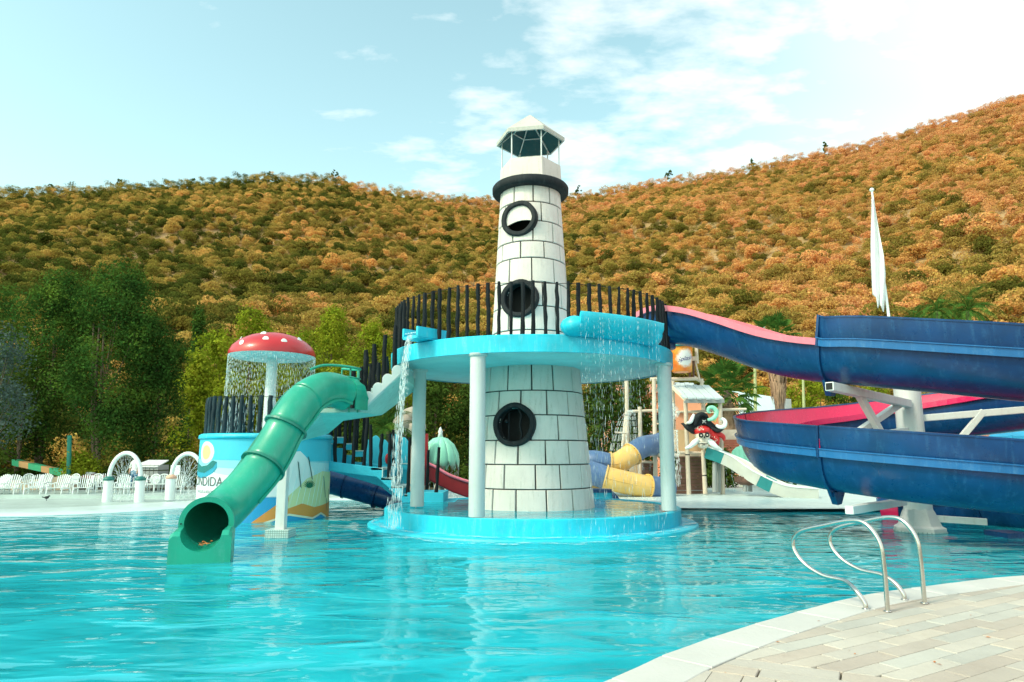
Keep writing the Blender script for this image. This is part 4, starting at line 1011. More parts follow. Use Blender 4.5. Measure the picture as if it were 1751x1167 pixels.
def up(t0_=0, n=22, w=W, h=H): return [(-w * math.cos(PI * k / n), -h * math.sin(PI * k / n) ** .97) for k in range(n + 1)]
bank = []
for i in range(nb_):
    k = max(0, min(1, (i - i_front + 4) / 10)) * max(0, min(1, (nb_ - i) / 14)); bank.append(-.10 * k)
bs_ = thing('blue_open_slide', 'big blue open body slide with pink lining spiralling right around a white column', 'water slide', (HC.x, HC.y, 0))
seams = [0, 7, i_front, 57, 78, 94, 109, 128, 146, nb_ - 1]
seams = sorted(set(min(s, nb_ - 1) for s in seams))
def lerp_prof(i):
    return min(1, max(0, (i - i_front) / 2))
for a, c in zip(seams[:-1], seams[1:]):
    seg, bk = bp[a:c + 1], bank[a:c + 1]; b = MB(); outp = up(); b.sweep(seg, outp, False, bank=bk, smooth=True); raised = a >= i_front
    if raised: b.sweep(seg, [(W + .03, .03), (W + .07, .30), (W + .07, .50)], False, bank=bk, smooth=True)
    o = obj('trough', b, BLUE, bs_)
    b = MB(); b.sweep(seg, [(x * .955, y * .965 + .0) for x, y in up()], False, bank=bk, smooth=True)
    if raised: b.sweep(seg, [(W - .0, .05), (W + .04, .30), (W + .04, .50)], False, bank=bk, smooth=True)
    obj('slide_lining', b, PINK, bs_)
    for sg in (-1, 1):
        b = MB(); x0, x1 = sorted((sg * (W - .03), sg * (W + .09))); b.sweep(seg, [(x0, -.075), (x1, -.075), (x1, .06), (x0, .06)], bank=bk, m=0)
        m = PINKL if not raised else (BLUEL if sg > 0 else PINK); o = recalc(obj('rim', b, m, bs_))
        o['label'] = 'faded pink rim' if not raised else ('light blue rim' if sg > 0 else 'magenta rim')
    if raised:
        b = MB(); b.sweep(seg, [(W + .03, .49), (W + .085, .49), (W + .085, .525), (W + .03, .525)], bank=bk); recalc(obj('wall_cap', b, BLUE, bs_))
        b = MB(); b.sweep(seg, [(W + .09, .07), (W + .115, .07), (W + .115, .09), (W + .09, .09)], bank=bk); recalc(obj('rim_ridge', b, BLUEL, bs_))
for s in seams[1:-1]:
    fr = frames(bp, bank)[s]; p, sd_, upv = fr; t = sd_.cross(upv); b = MB(); vs = []
    for (x, y) in up(n=18):
        k = 1 + .07 + (.10 if abs(x) < .25 and y < -.6 else 0); 
        for kk in (1.0, k):
            for e_ in (-.03, .03): vs.append(p + sd_ * x * kk + upv * y * kk + t * e_)
    n = 19; b.add(vs, [(i * 4 + a, i * 4 + c, (i + 1) * 4 + c, (i + 1) * 4 + a) for i in range(n - 1) for a, c in ((0, 2), (2, 3), (3, 1))]); recalc(obj('joint_flange', b, BLUE, bs_))
    if s >= i_front:
        q = p - upv * (H + .02); b = MB(); poly = [q + sd_ * .22 + upv * .02, q - sd_ * .22 + upv * .02, q - sd_ * .07 - upv * .24, q + sd_ * .07 - upv * .24]
        b.prism([v - t * .06 for v in poly], t * .12); recalc(obj('joint_foot', b, BLUE, bs_))
        b = MB(); b.prism([p + sd_ * (W + .065) + upv * -.09 - t * .03, p + sd_ * (W + .11) + upv * -.09 - t * .03, p + sd_ * (W + .10) + upv * .52 - t * .02, p + sd_ * (W + .065) + upv * .52 - t * .02], t * .04); recalc(obj('joint_flange', b, BLUE, bs_))
    else:
        q = p - upv * (H + .02); b = MB(); b.box(q - Vector((0, 0, .05)), (.3, .3, .16)); obj('joint_foot', b, BLUE, bs_)
# end panel of the raised wall at the first joint
fr = frames(bp, bank)[i_front]; p, sd_, upv = fr; t = sd_.cross(upv)
b = MB(); b.prism([p + sd_ * (W + .0) + upv * .06, p + sd_ * (W + .10) + upv * .06, p + sd_ * (W + .10) + upv * .53, p + sd_ * (W + .02) + upv * .53], t * .03); recalc(obj('wall_end', b, BLUE, bs_))
# ---- white steel support ----
ss = thing('slide_support', 'white steel column with box beams and crossed struts holding the blue slide', 'support', (HC.x, HC.y, -.1))
b = MB(); b.lathe([(.29, 0), (.285, .05), (.27, 3.7)], HC + Vector((0, 0, -.1)), 24); obj('column', b, WMET, ss)
b = MB(); b.lathe([(.52, -1.1), (.52, .10), (.44, .14), (.34, .40), (.29, .50), (.0, .50)], HC, 8, smooth=False); o = obj('column_footing', b, COLW, ss); bev(o, .01)
b = MB(); b.lathe([(.535, -1.1), (.535, .03)], HC, 8, smooth=False); obj('footing_tiles', b, TILE.m, ss)
def hb(a, c, w_=.15, name='beam'):
    b = MB(); b.beam(a, c, w_, w_); o = obj(name, b, WMET, ss); bev(o, .012); return o
CT = Vector((HC.x, HC.y, 0))
endp = P(1418, 661, 13.15); inn_ = Vector((CT.x - .15, CT.y - .25, P(1535, 690, 15.1).z))
hb(endp, inn_, .17); dd_ = (endp - inn_).normalized(); b = MB(); b.box(endp + dd_ * .004, (.004, .13, .13), M=dd_.to_track_quat('X', 'Z').to_matrix()); obj('shaded_end_plate', b, DARKIN, ss)  # dark plate on the solid beam end stands in for a shaded hollow
hb(P(1467, 672, 13.9), P(1518, 762, 14.3), .13, 'strut'); hb(P(1540, 690, 15.2), P(1455, 748, 13.9), .13, 'strut')
hb(P(1450, 752, 13.6), Vector((CT.x, CT.y, P(1550, 735, 15.4).z)), .13)
hb(Vector((CT.x + .2, CT.y, P(1560, 716, 15.5).z)), Vector((12.0, 14.6, P(1762, 694, 14.6).z)), .15); hb(P(1682, 703, 15.1), P(1628, 768, 15.3), .13, 'strut')
hb(P(1452, 873, 12.75), P(1545, 858, 15.2), .15); hb(Vector((CT.x, CT.y, .30)), P(1688, 893, 14.9), .14)
hb(Vector((CT.x, CT.y + .2, 1.75)), hel(90, 1.75), .14)
b = MB(); q = P(1722, 905, 14.6); b.box((q.x, q.y, -.4), (.5, .7, 1.0)); obj('low_plinth', b, BLUE, ss)
# ---- slide start bracket on the platform, cyan ----
# ================= LADDER =================
lad = thing('pool_ladder', 'pair of curved polished steel grab rails set in the coping stones', 'pool ladder', G(1518, 1046, .128))
for (ax, ay, cx2, cy2) in ((1518, 1046, 1481, 1042), (1581, 1032, 1547, 1026)):
    A, C_ = G(ax, ay, .128), G(cx2, cy2, .128); u_ = Vector((-.50, .866, 0)); B0 = A
    pts = [A, A + Vector((0, 0, .45)), A + Vector((0, 0, .68)) + u_ * .03, A + Vector((0, 0, .84)) + u_ * .16, A + Vector((0, 0, .86)) + u_ * .33, A + Vector((0, 0, .79)) + u_ * .62,
           A + Vector((0, 0, .68)) + u_ * .98, A + Vector((0, 0, .52)) + u_ * 1.08, A + Vector((0, 0, .35)) + u_ * .96, A + Vector((0, 0, .245)) + u_ * .72, A + Vector((0, 0, .225)) + u_ * .46, C_ + u_ * .10 + Vector((0, 0, .165)), C_ + u_ * .015 + Vector((0, 0, .07)), C_ + Vector((0, 0, 0))]
    b = MB(); b.tube(spline(pts, 7), .0235, 14); obj('grab_rail', b, STEEL, lad)
    for q in (A, C_): b = MB(); b.lathe([(.022, .0), (.040, .001), (.038, .008), (.022, .012)], q, 16); obj('foot_flange', b, STEEL, lad)

# ================= LOWER STAIR BY THE MURAL DRUM =================
st = thing('cyan_stair', 'cyan concrete stair with white step edges and black log posts beside the mural drum', 'staircase', P(650, 840, 20))
Y1, Y2 = 19.2, 20.7
prof = [(545, 770), (562, 789), (655, 801), (656, 817), (672, 818), (673, 831), (689, 832), (690, 845), (712, 846), (712, 872), (702, 872), (664, 834), (644, 816), (566, 806), (545, 800)]
side([(x, y) for x, y in prof], Y1, .18, 'stringer', CYAN2, st)
prof2 = [(548, 752), (572, 753), (573, 766), (587, 767), (588, 778), (602, 779), (603, 790), (618, 791), (700, 802), (700, 870), (650, 832), (548, 800)]
side(prof2, Y2, .16, 'stringer', CYAN2, st)
tr_ = [(655, 801), (672, 818), (689, 832), (712, 846)]
for k, (x, y) in enumerate(tr_):
    q = P(x, y, Y1); b = MB(); b.box(q + Vector((-.16, .75, -.02)), (.34, 1.5, .06)); obj('tread', b, STEPW, st)
    b = MB(); b.box(q + Vector((-.01, .08, -.12)), (.03, .2, .26)); obj('step_edge', b, STEPW, st)
for (x, y) in ((560, 766), (580, 755), (597, 766), (612, 778), (690, 800)):
    q = P(x, y, Y2); b = MB(); b.box(q + Vector((0, 0, .02)), (.28, .2, .16)); obj('step_block', b, CYAN2, st); 
    b = MB(); b.box(q + Vector((0, 0, .115)), (.30, .22, .03)); obj('step_cap', b, STEPW, st)
for x0, y0, wd_ in ((735, 842, 1.0), (748, 858, 1.2)):
    q = P(x0, y0, Y1 + .2); b = MB(); b.box((q.x - .1, q.y + .5, q.z - .28), (wd_, 1.4, .56)); o = obj('lower_step', b, CYAN2, st); bev(o, .01)
def posts(pts, Y, label, h_px=None, mat=LOG, r=.05):
    root = thing('stair_posts', label, 'railing', P(pts[0][0], pts[0][1], Y))
    for (x, yb, yt) in pts:
        a = P(x, yb, Y); c = P(x + rng.uniform(-1, 2), yt, Y); b = MB(); log(b, a - Vector((0, 0, .05)), c.z - a.z + .05, r, lean=.05); obj('post', b, mat, root)
posts([(559, 775, 700), (573, 788, 705), (588, 791, 708), (603, 794, 700), (622, 797, 715), (634, 799, 726), (649, 801, 742), (665, 815, 742), (681, 829, 735), (697, 842, 748), (746, 853, 765)], Y1 + .09, 'row of black log posts along the near edge of the cyan stair')
posts([(566, 753, 690), (581, 753, 690), (598, 765, 695), (609, 777, 700), (620, 790, 705), (672, 800, 735), (730, 840, 770)], Y2 + .1, 'row of black log posts along the far edge of the cyan stair')
wires_ = thing('stair_wire', 'thin wire strung between the lower black stair posts', 'wire', P(680, 745, Y1))
b = MB(); b.tube([P(649, 745, Y1 + .1), P(665, 744, Y1 + .1), P(681, 738, Y1 + .1), P(697, 750, Y1 + .1)], .01, 5); obj('strand', b, BLACK, wires_)
# wavy cyan boards
wv = thing('wavy_panel_fence', 'tall cyan panels with wavy tops standing behind the stair posts', 'fence', P(660, 830, 22))
for (x0, x1, ym, up_) in ((625, 636, 752, 1), (636, 650, 745, 1), (651, 664, 752, 0), (666, 683, 742, 1), (684, 698, 748, 0)):
    poly = [(x0, 845)] + [(x0 + (x1 - x0) * t, ym + 9 - 9 * math.sin(PI * (t * .8 + .15))) for t in np.linspace(0, 1, 7)] + [(x1, 845)]
    side(poly, 22.0 + rng.uniform(-.05, .05), .12, 'panel', CYAN2, wv)
b = MB(); q = P(662, 785, 21.9); b.sph(q, (.07, .05, .16), 10); o = obj('float_toy', b, REDB); tag(o, 'small red float hanging between the posts in front of cyan panels', 'float')
# blue covered tube behind the stair
bt_ = thing('dark_blue_tube_slide', 'dark blue tube slide running low behind the cyan stair arch', 'water slide', P(620, 840, 21.6))
tp = spline([P(556, 822, 21.8), P(600, 833, 21.7), P(645, 845, 21.6), P(700, 862, 21.5)], 5)
tb = MB(); tb.tube(tp, .37, 24); obj('tube_section', tb, BLUE, bt_); flange(tp, 10, .36, .44, .06, bt_, BLUE, 'flange', 12)
flange(tp, 4, .36, .40, .03, bt_, BLUE, 'flange', 12)
# white picket railing behind
pk = thing('picket_railing', 'low white picket railing seen under the cyan stair', 'railing', P(612, 832, 23.5))
b = MB(); a, c = P(572, 814, 23.5), P(652, 814, 23.5); b.beam(a, c, .05, .06); obj('top_rail', b, WPLAST, pk)
me = None
for i in range(26):
    q = a.lerp(c, i / 25); b = MB(); b.box(q - Vector((0, 0, .24)), (.035, .03, .48)); 
    if me is None: o = obj('picket', b, WPLAST, pk); me = o.data; q0 = q
    else: o = bpy.data.objects.new('picket', me); link(o, pk); o.location = q - q0
for x in (597, 626):
    q = P(x, 824, 23.2); b = MB(); b.box(q, (.2, .2, .42)); obj('rail_post', b, BLACK, pk)

# ================= PALM SHADE FOUNTAINS =================
def palm_fountain(label, bx, by, Y, topy, wpx, wl=True):
    base_ = P(bx, by, Y); top = P(bx, topy, Y); rad = wpx / 2 / 1170 * Y * 1.0; h = top.z - base_.z; c = Vector((base_.x, Y, 0))
    t = thing('palm_fountain', label, 'fountain', base_)
    b = MB(); pr_ = []
    for k in range(9): z = h * .62 * k / 8; pr_ += [(.30 - .10 * k / 8, z), (.33 - .10 * k / 8, z + h * .05)]
    b.lathe([(r_ * rad / 1.0, z) for r_, z in pr_], Vector((c.x, c.y, base_.z)), 16); obj('trunk', b, CREAM, t)
    n = 12
    for k in range(n):                                                 # drooping leaf segments with pointed tips
        a0, a1 = 2 * PI * k / n, 2 * PI * (k + 1) / n; b = MB(); vs = []; rows = [(0, 1.0, 0), (.35, .94, .02), (.68, .78, .03), (.92, .52, .02), (1.0, .32, 0)]
        for (rr, zz_, bu) in rows:
            for j in range(4):
                tt_ = j / 3; a = a0 + (a1 - a0) * tt_; bul = bu * math.sin(PI * tt_) * 1.5; vs.append((c.x + rad * (rr + bul) * math.cos(a), c.y + rad * (rr + bul) * math.sin(a), base_.z + h * (.48 + .46 * zz_)))
        am = (a0 + a1) / 2; tipi = len(vs); vs.append((c.x + rad * 1.0 * math.cos(am), c.y + rad * 1.0 * math.sin(am), base_.z + h * (.48 + .46 * .02)))
        b.add(vs, [(i * 4 + j, i * 4 + j + 1, (i + 1) * 4 + j + 1, (i + 1) * 4 + j) for i in range(4) for j in range(3)] + [(16, 17, tipi), (17, 18, tipi), (18, 19, tipi)], 0, True)
        o = obj('leaf', b, MINT if True else GREEN, t); sm = o.modifiers.new('s', 'SOLIDIFY'); sm.thickness = .04
    b = MB(); b.lathe([(.0, .94 * h), (.16 * rad, .94 * h), (.10 * rad, .99 * h), (.13 * rad, 1.02 * h), (.05 * rad, 1.07 * h), (0, 1.09 * h)], Vector((c.x, c.y, base_.z)), 12); obj('finial', b, WPLAST, t)
    if wl:
        b = MB(); strands(b, [Vector((c.x + rad * math.cos(a), c.y + rad * math.sin(a), base_.z + h * .60)) for a in np.linspace(0, 2 * PI, 26)], h * .58, .3, .012, 1.5); water_obj('dripping_water', b, 'drops falling from the mint palm canopy at left of the tower')
palm_fountain('mint green palm canopy fountain on cream trunk left of the lighthouse', 751, 868, 23.5, 741, 62)
palm_fountain('small mint palm sculpture behind the white slide on the right', 1270, 833, 31, 760, 34, False)
# red boat slide
rb = thing('red_boat_hull', 'dark red boat shaped slide hull rising left behind the white columns', 'boat slide', P(780, 845, 22.6))
DRED = paint('dark_red_hull', (.30, .012, .018), .35, (.12, .02, .02), .5, .25, .1, 8)
poly = [(732, 794), (745, 800), (765, 812), (785, 820), (806, 826), (840, 832), (840, 862), (806, 854), (775, 843), (748, 830), (733, 822)]
b = MB(); b.prism(pxpoly(poly, 22.6), (0, 1.1, 0)); o = recalc(obj('hull', b, DRED, rb)); bev(o, .05, 3)
b = MB(); b.tube(spline([P(x, y - 1, 22.58) for x, y in poly[:6]], 4), .05, 8); obj('gunwale', b, PINKL, rb)
b = MB(); b.beam(P(728, 742, 22.8), P(729, 830, 22.8), .16, .16); b.tube([P(729, 745, 22.8), P(722, 748, 22.8), P(717, 758, 22.8), P(716, 775, 22.8)], .05, 8); obj('stern_post', b, DRED, rb)

# ================= SPRAY ARCHES =================
def arch(label, xl, xr, ytop, ybase, ycap, Y, capmat):
    L0, R0 = P(xl, ybase, Y), P(xr, ybase, Y); L1, R1 = P(xl + 3, ycap, Y), P(xr + 2, ycap, Y); top = P((xl + xr) / 2 + 4, ytop, Y); t = thing('spray_arch', label, 'water feature', (L0 + R0) / 2)
    for a, c in ((L0, L1), (R0, R1)):
        b = MB(); b.tube([a, c], [.16, .15], 14); obj('pillar', b, WPLAST, t); b = MB(); b.lathe([(.155, -.02), (.18, .0), (.16, .07), (.08, .12), (0, .13)], c, 14); obj('pillar_cap', b, capmat, t)
    cx_ = (L1 + R1) / 2; rx = (R1.x - L1.x) / 2; rz_ = top.z - L1.z - .1; pts = [Vector((cx_.x + rx * math.cos(a), Y, L1.z + .08 + rz_ * math.sin(a) + (.06 if 0 else 0))) for a in np.linspace(PI, 0, 25)]
    b = MB(); b.tube(pts, .068, 12); obj('arch_tube', b, WPLAST, t)
    b = MB(); ctr = Vector((cx_.x - .02, Y, L1.z - .12))
    for k in range(34):
        a = PI * (k + .5) / 34; s = Vector((cx_.x + rx * .93 * math.cos(a), Y, L1.z + .08 + rz_ * .93 * math.sin(a))); e_ = ctr + Vector((rng.uniform(-.12, .12), rng.uniform(-.1, .1), rng.uniform(-.25, .1))); prev = s
        for j in range(1, 8):
            t_ = j / 7; q = s.lerp(e_, t_) + Vector((0, 0, .09 * math.sin(PI * t_)))
            if rng.random() < .9: b.tube([prev, prev.lerp(q, rng.uniform(.6, 1))], .0065, 3, caps=False, smooth=False)
            prev = q
    strands(b, [ctr + Vector((rng.normal(0, .22), rng.normal(0, .1), rng.uniform(-.1, .25))) for _ in range(46)], .75, .5, .010)
    water_obj('spray_jets', b, 'fan of thin water jets inside the ' + ('left' if xl < 250 else 'right') + ' white spray arch')
GCAP = paint('dark_green_cap', (.01, .16, .14), .4, dirt_amt=.2); PCAP = paint('salmon_cap', (.70, .42, .30), .5, dirt_amt=.2)
arch('white half hoop spray arch on two pillars with dark green caps', 183, 238, 774, 859, 821, 23.6, GCAP)
arch('white half hoop spray arch with salmon pillar caps beside the mural drum', 290, 343, 775, 855, 818, 23.9, PCAP)
# small bird on the pool lip
bd = thing('small_bird', 'tiny black bird standing on the pool lip in front of the loungers', 'bird', P(79, 856, 22.6))
q = P(80, 851, 22.6); b = MB(); b.sph(q, (.075, .04, .045), 10); obj('body', b, BLACK, bd); b = MB(); b.sph(q + Vector((.07, 0, .045)), .028, 8); b.cyl(q + Vector((.09, 0, .045)), q + Vector((.13, 0, .04)), .008, .002, 6); obj('head', b, BLACK, bd)
b = MB(); b.prism([q + Vector((-.05, -.01, .01)), q + Vector((-.16, -.01, .03)), q + Vector((-.15, -.01, 0)), q + Vector((-.05, -.01, -.02))], (0, .02, 0)); obj('tail', b, BLACK, bd)
for s in (-.015, .015): b = MB(); b.cyl(q + Vector((0, s, -.03)), q + Vector((0, s, -.11)), .005, n=5); obj('leg', b, BLACK, bd)

# ================= CHAIRS =================
def slat_back(w_, h, n, lean, fan=.0):
    b = MB()
    for i in range(n):
        x = (i + .5) / n - .5; hh = h * (1 - .22 * (2 * x) ** 2); x0, x1 = x * w_ * (1 - fan), x * w_ * (1 + fan); y0, y1 = 0, hh * math.sin(lean)
        M = (Vector((x1 - x0, y1, hh * math.cos(lean)))); b.beam(Vector((x0, 0, 0)), Vector((x0, 0, 0)) + M, .028, w_ / n * .95)
    return b
def shift(b, d): b.v = [(v[0] + d[0], v[1] + d[1], v[2] + d[2]) for v in b.v]; return b
def lounger(o_name, label, group):
    t = thing(o_name, label, 'chair', (0, 0, 0), group)
    def bm_(name, b): return obj(name, b, WPLAST, t)
    bm_('backrest', shift(slat_back(.56, .62, 7, .42, .08), (0, .30, .25)))
    b = MB()
    for i in range(6): b.box((0, -.32 + i * .115, .24 + .012 * (5 - i) * .5), (.56, .095, .022))
    b.box((-.27, -.03, .215), (.03, .7, .05)); b.box((.27, -.03, .215), (.03, .7, .05)); bm_('seat', b)
    for s in (-1, 1):
        b = MB(); b.tube(spline([(s * .31, -.34, .40), (s * .33, -.1, .44), (s * .32, .2, .43), (s * .28, .40, .46)], 3), .030, 6); bm_('armrest', b)
        for y, lean_ in ((-.32, -.04), (.34, .06)):
            b = MB(); b.tube([(s * .30, y + lean_, 0), (s * .30, y, .22), (s * .32, y, .41)], [.022, .028, .024], 6); bm_('leg', b)
    return t
L1_ = lounger('lounge_chair', '', 'white reclining lounge chairs on the terrace')
def armchair(name):
    t = thing(name, '', 'chair', (0, 0, 0), 'small white plastic armchairs on the terrace')
    def bm_(n, b): return obj(n, b, WPLAST, t)
    bm_('backrest', shift(slat_back(.42, .42, 5, .18), (0, .22, .44))); b = MB(); b.tube(spline([(-.24, .20, .50), (-.23, .27, .78), (-.12, .31, .88), (0, .32, .90), (.12, .31, .88), (.23, .27, .78), (.24, .20, .50)], 4), .026, 6); bm_('back_frame', b)
    b = MB(); b.box((0, -.02, .42), (.46, .46, .03)); bm_('seat', b)
    for s in (-1, 1):
        b = MB(); b.tube(spline([(s * .27, -.22, .62), (s * .28, 0, .65), (s * .25, .22, .66)], 3), .024, 6); bm_('armrest', b)
        for y in (-.22, .22):
            b = MB(); b.tube([(s * .27, y * 1.1, 0), (s * .25, y, .42)] + ([(s * .27, y, .62)] if y < 0 else []), .020, 6); bm_('leg', b)
    return t
A1_ = armchair('armchair')
ZC = .19
lpos = [(-8, 26.3, -.1, 'leftmost lounge chair cut by the photo edge'), (14, 26.1, .3, 'lounge chair second from the left photo edge'), (58, 26.2, .35, 'lounge chair left of the black bird, turned slightly right'), (66, 27.4, .1, 'lounge chair set back behind the row near the small bird'),
        (98, 26.3, .15, 'lounge chair with square back in the middle of the left row'), (141, 26.4, .3, 'lounge chair left of the spray arch pillar, turned right'), (176, 27.2, .5, 'lounge chair half hidden behind the left pillar of the arch'),
        (203, 26.5, .2, 'lounge chair seen through the left spray arch'), (234, 27.0, .2, 'lounge chair behind the right pillar of the left spray arch'), (298, 26.8, .3, 'lounge chair behind the right spray arch')]
for i, (x, Y, rz, lb) in enumerate(lpos):
    q = P(x, 849, Y); d_ = dup(L1_, (q.x, Y, ZC), rz, 'white ' + lb, .86)
apos = [(41, 27.6, .2, 'white armchair between the two leftmost loungers'), (119, 27.6, -.2, 'white armchair left of the middle loungers, set back'), (160, 27.6, .1, 'white armchair just left of the green capped pillar'), (258, 27.2, -.1, 'white armchair right beside the left spray arch'), (275, 27.3, .15, 'white armchair midway between the two spray arches'), (288, 27.5, .1, 'white armchair partly behind the salmon capped pillar'),
        (788, 25.8, .6, 'white armchair beside the red boat hull'), (770, 26.2, .2, 'white lounge seat right behind the mint palm trunk')]
for (x, Y, rz, lb) in apos:
    q = P(x, 849, Y); dup(A1_, (q.x, Y, ZC if x < 400 else .10), rz, lb, .76)
for r_ in (L1_, A1_):
    for c in list(r_.children): bpy.data.objects.remove(c)
    bpy.data.objects.remove(r_)

# ================= PERSON BEHIND THE ARCH =================
def person(px, pfeet, Y):
    f = P(px, pfeet, Y); f.z = .24; h = 1.66
    t = thing('person', 'person in white shirt and blue jeans standing behind the left spray arch', 'person', f)
    vs = [(0, 0, .94), (0, 0, 1.12), (0, .0, 1.30), (0, 0, 1.42), (0, -.01, 1.50), (0, -.015, 1.57), (0, -.01, 1.655), (.09, 0, .86), (.11, -.01, .48), (.115, .02, .08), (.12, -.10, .03), (-.09, 0, .86), (-.12, .02, .48), (-.15, .04, .08), (-.155, -.08, .03),
          (.17, 0, 1.38), (.22, .02, 1.12), (.19, -.10, .90), (.18, -.14, .82), (-.17, 0, 1.38), (-.23, .02, 1.12), (-.20, -.08, .90), (-.19, -.11, .82)]
    ed = [(0, 1), (1, 2), (2, 3), (3, 4), (4, 5), (5, 6), (0, 7), (7, 8), (8, 9), (9, 10), (0, 11), (11, 12), (12, 13), (13, 14), (3, 15), (15, 16), (16, 17), (17, 18), (3, 19), (19, 20), (20, 21), (21, 22)]
    rad = [.15, .135, .155, .10, .05, .085, .085, .095, .065, .045, .04, .095, .065, .045, .04, .06, .045, .035, .03, .06, .045, .035, .03]
    me = bpy.data.meshes.new('body'); me.from_pydata(vs, ed, []); o = bpy.data.objects.new('body', me); COL.objects.link(o)
    md = o.modifiers.new('skin', 'SKIN'); sv_ = me.skin_vertices[0].data
    for i, r_ in enumerate(rad): sv_[i].radius = (r_, r_ * (.72 if i < 3 else 1)); sv_[i].use_root = i == 0
    o.modifiers.new('sub', 'SUBSURF').levels = 1
    dg = bpy.context.evaluated_depsgraph_get(); m2 = bpy.data.meshes.new_from_object(o.evaluated_get(dg)); bpy.data.objects.remove(o)
    SK = paint('skin', (.42, .25, .17), .6, dirt_amt=0, bump=0); SH = paint('white_cotton_shirt', (.80, .80, .78), .9, dirt_amt=0); JE = paint('blue_jeans', (.08, .20, .34), .9, dirt_amt=.1); SHO = paint('dark_shoe', (.03, .03, .03), .7, dirt_amt=0)
    for m in (SK, SH, JE, SHO): m2.materials.append(m)
    for p in m2.polygons:
        c = p.center; p.material_index = 3 if c.z < .10 else 2 if c.z < .98 and abs(c.x) < .17 else 1 if (c.z < 1.47 and (abs(c.x) < .17 or c.z > 1.1)) else 0; p.use_smooth = True
    o = bpy.data.objects.new('body', m2); link(o, t)
    b = MB(); c0 = f; b.sph(f + Vector((0, .015, 1.63)), (.098, .105, .085), 14); obj('hair', b, BARK, t)
    b = MB()
    for sx_ in (-.035, .035): b.sph(f + Vector((sx_, -.098, 1.585)), (.014, .008, .009), 6)
    obj('eyes', b, BLACK, t); b = MB(); b.sph(f + Vector((0, -.10, 1.565)), (.014, .02, .022), 6); obj('nose', b, MATS['skin'], t)
    b = MB(); b.box(f + Vector((0, -.092, 1.53)), (.045, .01, .008)); obj('mouth', b, REDB, t); return t
person(226, 850, 27.4).scale = (.80,) * 3

# ---- grey crate shed, white notice board, path wall, coloured ramp at the back left ----
sh = thing('grey_slatted_bin', 'grey slatted bin with pale lid between the two spray arches', 'bin', P(258, 822, 28.6))
q = P(258, 806, 28.6); z0 = .24; zt = P(258, 798, 28.6).z
for k in range(6):
    for j in range(4):
        b = MB(); b.box((q.x - .42 + .17 * k - .0, q.y, z0 + .16 + .24 * j), (.15, .9, .20)); obj('slat', b, GREY, sh)
b = MB(); b.prism([(q.x - .55, q.y - .5, zt - .02), (q.x + .52, q.y - .5, zt - .02), (q.x + .45, q.y + .5, zt + .22), (q.x - .40, q.y + .5, zt + .22)], (0, 0, .04)); obj('lid', b, WMET, sh)
sg = thing('notice_board', 'white notice board on a post behind the right spray arch', 'sign', P(298, 835, 26.6))
q = P(300, 804, 26.6); b = MB(); b.box(q, (.36, .04, .36)); o = obj('board', b, WPLAST, sg); b = MB(); b.cyl((q.x - .15, q.y + .04, .19), (q.x - .15, q.y + .04, q.z), .03, n=8); obj('post', b, WMET, sg)
STR = paint('pebbled_wall', (.46, .36, .26), .9, (.12, .09, .06), .8, .25, .8, 16, streak=False)
wl_ = MB(); a, c, e_ = P(20, 822, 28.9), P(62, 820, 28.7), P(123, 812, 28.6)
wl_.prism([a, c, e_, Vector((e_.x, e_.y, .2)), Vector((c.x, c.y, .2)), Vector((a.x, a.y, .2))], (0, .4, 0)); tag(recalc(obj('pebbled_wall', wl_, STR)), 'low pebbled retaining wall under the trees behind the loungers', 'wall')
rp = thing('striped_ramp', 'sloping ramp painted in green and orange blocks under the dark trees', 'ramp', P(80, 810, 30.5))
cols = [paint('ramp_green', (.03, .40, .20), .6), paint('ramp_orange', (.60, .34, .14), .6), paint('ramp_cream', (.55, .50, .30), .6)]
seg = [(20, 786, 32), (32, 790, 48), (48, 794, 58), (58, 799, 0)]
xs = [20, 32, 48, 57, 70, 84, 106, 112]; mt_ = [0, 1, 0, 0, 1, 0, 2]
for i in range(7):
    y0 = 790 + (xs[i] - 20) * .225; y1 = 790 + (xs[i + 1] - 20) * .225
    b = MB(); b.prism([P(xs[i] + .1, y0 - 4, 30.5), P(xs[i + 1] - .1, y1 - 4, 30.5), P(xs[i + 1] - .1, y1 + 6, 30.5), P(xs[i] + .1, y0 + 6, 30.5)], (0, .5, 0)); obj('painted_block', b, cols[mt_[i]], rp)
b = MB(); b.prism([P(112, 806, 30.3), P(124, 806, 30.3), P(134, 812, 30.3), P(138, 826, 30.3), P(122, 828, 30.3)], (0, .6, 0)); obj('ramp_end', b, MINT, rp)
b = MB(); b.cyl(P(117, 822, 29.4), P(119, 745, 29.4), .09, n=10); tag(obj('green_pole', b, GREEND), 'dark green metal pole among the trees behind the loungers', 'pole')
rt = thing('red_canoe', 'dark red upturned boat lying under the tree beside its trunk', 'boat', P(160, 818, 29.6)); b = MB(); q = P(160, 817, 29.6); b.sph(q, (.62, .3, .12), 16); obj('hull', b, DRED, rt); b = MB(); b.sph(P(153, 810, 29.8), (.25, .2, .07), 12); obj('deck_cover', b, WPLAST, rt)

